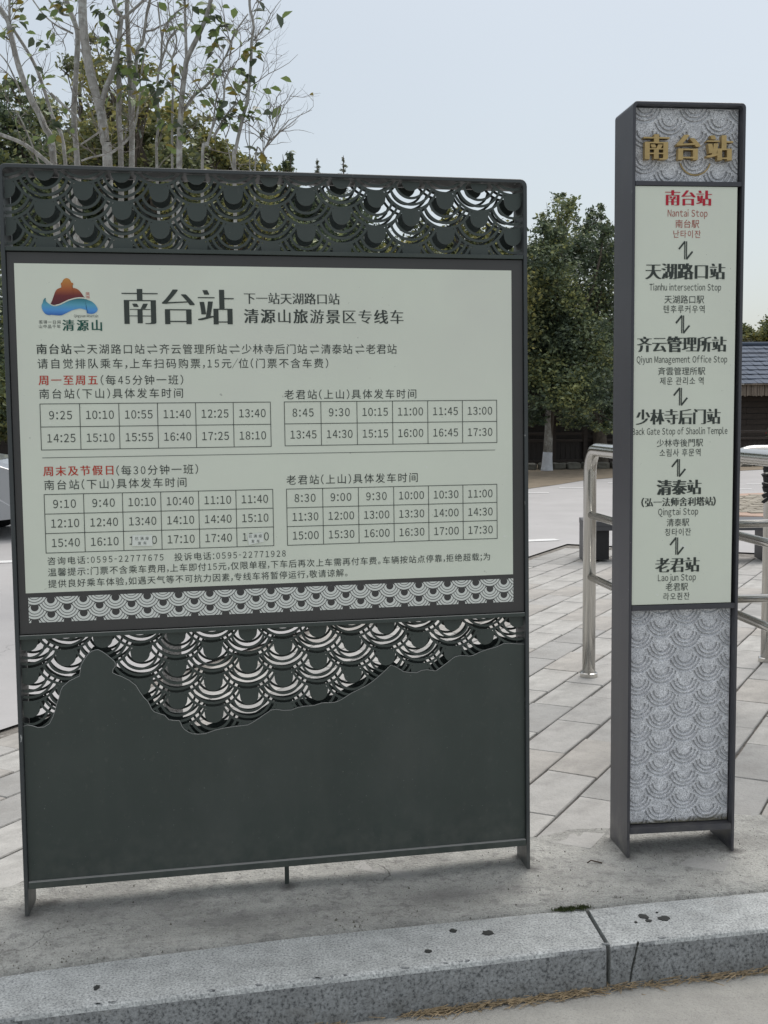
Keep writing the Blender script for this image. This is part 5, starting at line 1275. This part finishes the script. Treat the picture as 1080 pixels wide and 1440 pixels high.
leaf_tufts(t2, b2_, 9.2, [(81, 5, 5, .03), (90, 12, 4, .03), (70, 18, 3, .02), (102, 6, 3, .02), (64, 62, 4, .02), (144, 14, 4, .02), (158, 14, 4, .03), (168, 6, 2, .02), (141, 30, 2, .01), (164, 34, 2, .02), (162, 62, 6, .03), (175, 62, 2, .02), (188, 66, 2, .01), (176, 80, 5, .03), (166, 100, 6, .03), (176, 92, 4, .03), (188, 102, 4, .03), (118, 114, 2, .02), (62, 118, 3, .03), (46, 106, 2, .02), (186, 132, 2, .02), (208, 74, 2, .01), (76, 162, 3, .03), (66, 162, 2, .02), (86, 164, 2, .02), (80, 186, 4, .03), (90, 182, 3, .02)], 302)
# 3: stems above the title
t3, tp3, b3_ = bare_tree('bare slim tree with one upright grey stem forking twice, left of the sky gap', 250, 9.0, [
    ([(251, 240), (253, 167), (255.5, 130), (259, 100), (264, 83), (280, 50), (291, 22), (297, -6)], 10, 6, 0, 9),
    ([(263, 84), (260, 46), (260, -6)], 4.5, 4, 0, 4),
    ([(256, 156), (263, 146), (274, 133), (292.6, 117), (304, 102), (318.5, 74), (328, 48), (348, 20)], 6, 2, .05, 14),
    ([(222, 240), (221, 180), (222, 111), (225, 92), (228, 56), (233, 37), (246, 20), (258, 11)], 5, 2.5, .2, 7),
    ([(242, 240), (242, 139), (242, 87), (234, 70), (228, 50), (222, 2)], 4, 2.5, .1, 6), ([(242, 86), (248, 56), (240, 26), (234, -4)], 3, 1.6, .1, 5),
    ([(221, 105), (232, 72), (238, 52), (252, 40)], 4, 2.5, .25, 3), ([(256, 108), (254, 98), (251, 91)], 3, 2, 0, 0), ([(200, 105), (206, 70), (212, 52)], 3, 2, .1, 3)], 203, twn=9)
leaf_tufts(t3, b3_, 9.0, [(277, 18, 6, .02), (284, 34, 3, .01), (274, 42, 3, .02), (290, 48, 2, .01), (301, 3, 3, .01), (304, 34, 5, .02), (311, 38, 5, .03), (306, 52, 5, .02), (303, 62, 6, .02), (324, 44, 3, .02), (328, 38, 3, .01), (326, 50, 3, .02), (304, 88, 3, .01), (302, 97, 3, .01), (304, 114, 3, .01), (254, 40, 3, .01), (292, 138, 2, .01), (285, 124, 2, .01), (212, 122, 7, .03), (222, 118, 6, .03), (228, 128, 5, .03), (206, 132, 4, .03), (202, 142, 3, .02), (228, 152, 4, .03), (240, 140, 3, .02), (244, 172, 5, .03), (235, 170, 4, .03), (250, 190, 3, .02), (236, 206, 4, .03), (230, 160, 3, .02), (206, 75, 3, .02), (275, 138, 4, .02)], 303)
# 4 and 5
t4, tp4, b4_ = bare_tree('bare slim tree forking low over the signboard edge', 290, 8.8, [
    ([(284, 240), (293, 204), (296, 183), (306, 163), (315, 143), (317.6, 111), (329, 93)], 5.5, 2.5, 0, 9),
    ([(300, 193), (315, 167), (325, 154), (335, 142)], 4.5, 2.5, .05, 6), ([(299, 182), (301, 160), (305, 132)], 3, 2, .1, 2),
    ([(316, 110), (308, 103), (303, 98)], 2, 1.5, 0, 1), ([(320, 105), (322, 80), (324, 62)], 1.6, 1, 0, 2)], 204, twn=9)
leaf_tufts(t4, b4_, 8.8, [(298, 152, 4, .01), (302, 160, 3, .01), (315, 160, 4, .01), (313, 150, 3, .01), (322, 143, 3, .01), (329, 176, 4, .01), (322, 172, 3, .01), (337, 156, 3, .01), (338, 139, 3, .01), (306, 162, 2, .01)], 304)
t5, tp5, b5_ = bare_tree('bare tree with a thin rightmost stem and a curving side shoot against the sky', 345, 8.8, [
    ([(328, 241), (330, 217), (341, 167), (348, 139), (353, 93), (354.5, 60), (355.6, 37), (351, 10), (352, -6)], 6.5, 3.5, 0, 10),
    ([(341, 172), (350, 168), (356, 160)], 2, 1.4, 0, 3), ([(355, 30), (361, 12), (366, 2)], 2, 1.2, 0, 2), ([(352, 240), (351, 190), (349, 150)], 1.8, 1.2, .1, 3),
    ([(358, 240), (370, 213), (385, 187), (392, 154), (395, 148)], 3.2, 1.4, 0, 9), ([(370, 212), (368, 190), (361, 170), (356, 164)], 1.8, 1, 0, 4), ([(325, 236), (318, 200), (313, 178)], 1.8, 1, .1, 4), ([(386, 186), (382, 170), (379, 158)], 1.6, 1, 0, 4), ([(360, 68), (363, 48), (368, 34)], 2, 1, 0, 2)], 205, twn=10)
leaf_tufts(t5, b5_, 8.8, [(358, 72, 6, .01), (364, 80, 4, .01), (344, 72, 2, .01), (336, 98, 3, .01), (346, 104, 5, .01), (348, 114, 4, .01), (338, 130, 2, .01), (349, 128, 2, .01), (374, 186, 4, .01), (366, 213, 3, .01), (346, 158, 3, .01), (354, 156, 3, .01), (355, 172, 2, .01), (338, 156, 2, .01)], 305)

for _t, _tp, _n, _sd in ((t1, tp1, 26, 1), (t2, tp2, 60, 2), (t3, tp3, 50, 3), (t4, tp4, 12, 4), (t5, tp5, 22, 5)):
    _r = random.Random(500 + _sd)
    for _k in range(_n):
        _p, _d = _tp[_r.randrange(len(_tp))]
        if _r.random() < .5: _p = _p + Vector((0, 0, _r.uniform(-.02, .02)))
        put_leaf(_t, _p, Vector((_d.x + _r.gauss(0, .6), _d.y + _r.gauss(0, .6), _d.z - _r.random() * .9)), _r, _r.choice((0, 0, 1, 1, 2, 4)))

# chipped arris and tyre scuffs on the kerb edge, a little grit on the cement
random.seed(91)
for _i in range(16):
    _x = random.uniform(-.85, 1.05); _y = lerp_line(kf, _x); _w = random.uniform(.004, .014)
    _pts = []
    for _k in range(9):
        _a = 2 * math.pi * _k / 9; _pts.append((_x + _w * math.cos(_a) * random.uniform(.6, 1.2), _y + .007 + .0035 * math.sin(_a) * random.uniform(.5, 1.2)))
    link('edge_chip', me_bm('edge_chip', poly_extrude(_pts, -.002, .0018, 'xy'), M['kerb_face']), kerb)
V, F = [], []
for _i in range(700):
    _x = random.uniform(-1.1, 1.3); _t = random.random() ** 1.6; _yb = lerp_line(kb, _x); _y = _yb + .01 + _t * (near(_x) - _yb) * .95
    _s = random.uniform(.0008, .0026) * (1 if random.random() < .93 else 1.8); _b = len(V); _z = .003 + .0035 * math.sin(_x * 6 + _y * 9)
    for _q in ((-1, -1), (1, -1), (1, 1), (-1, 1)): V.append((_x + _q[0] * _s * random.uniform(.5, 1.3), _y + _q[1] * _s * random.uniform(.5, 1.3), _z - .002))
    V.append((_x + random.uniform(-.3, .3) * _s, _y, _z + _s * 1.3)); F += [(_b, _b + 1, _b + 4), (_b + 1, _b + 2, _b + 4), (_b + 2, _b + 3, _b + 4), (_b + 3, _b, _b + 4)]
stuff(tag(link('grit', me_from('grit', V, F, M['edge_stone'])), 'scattered dark grit and crumbs on the cement strip under the signs', 'grit'))
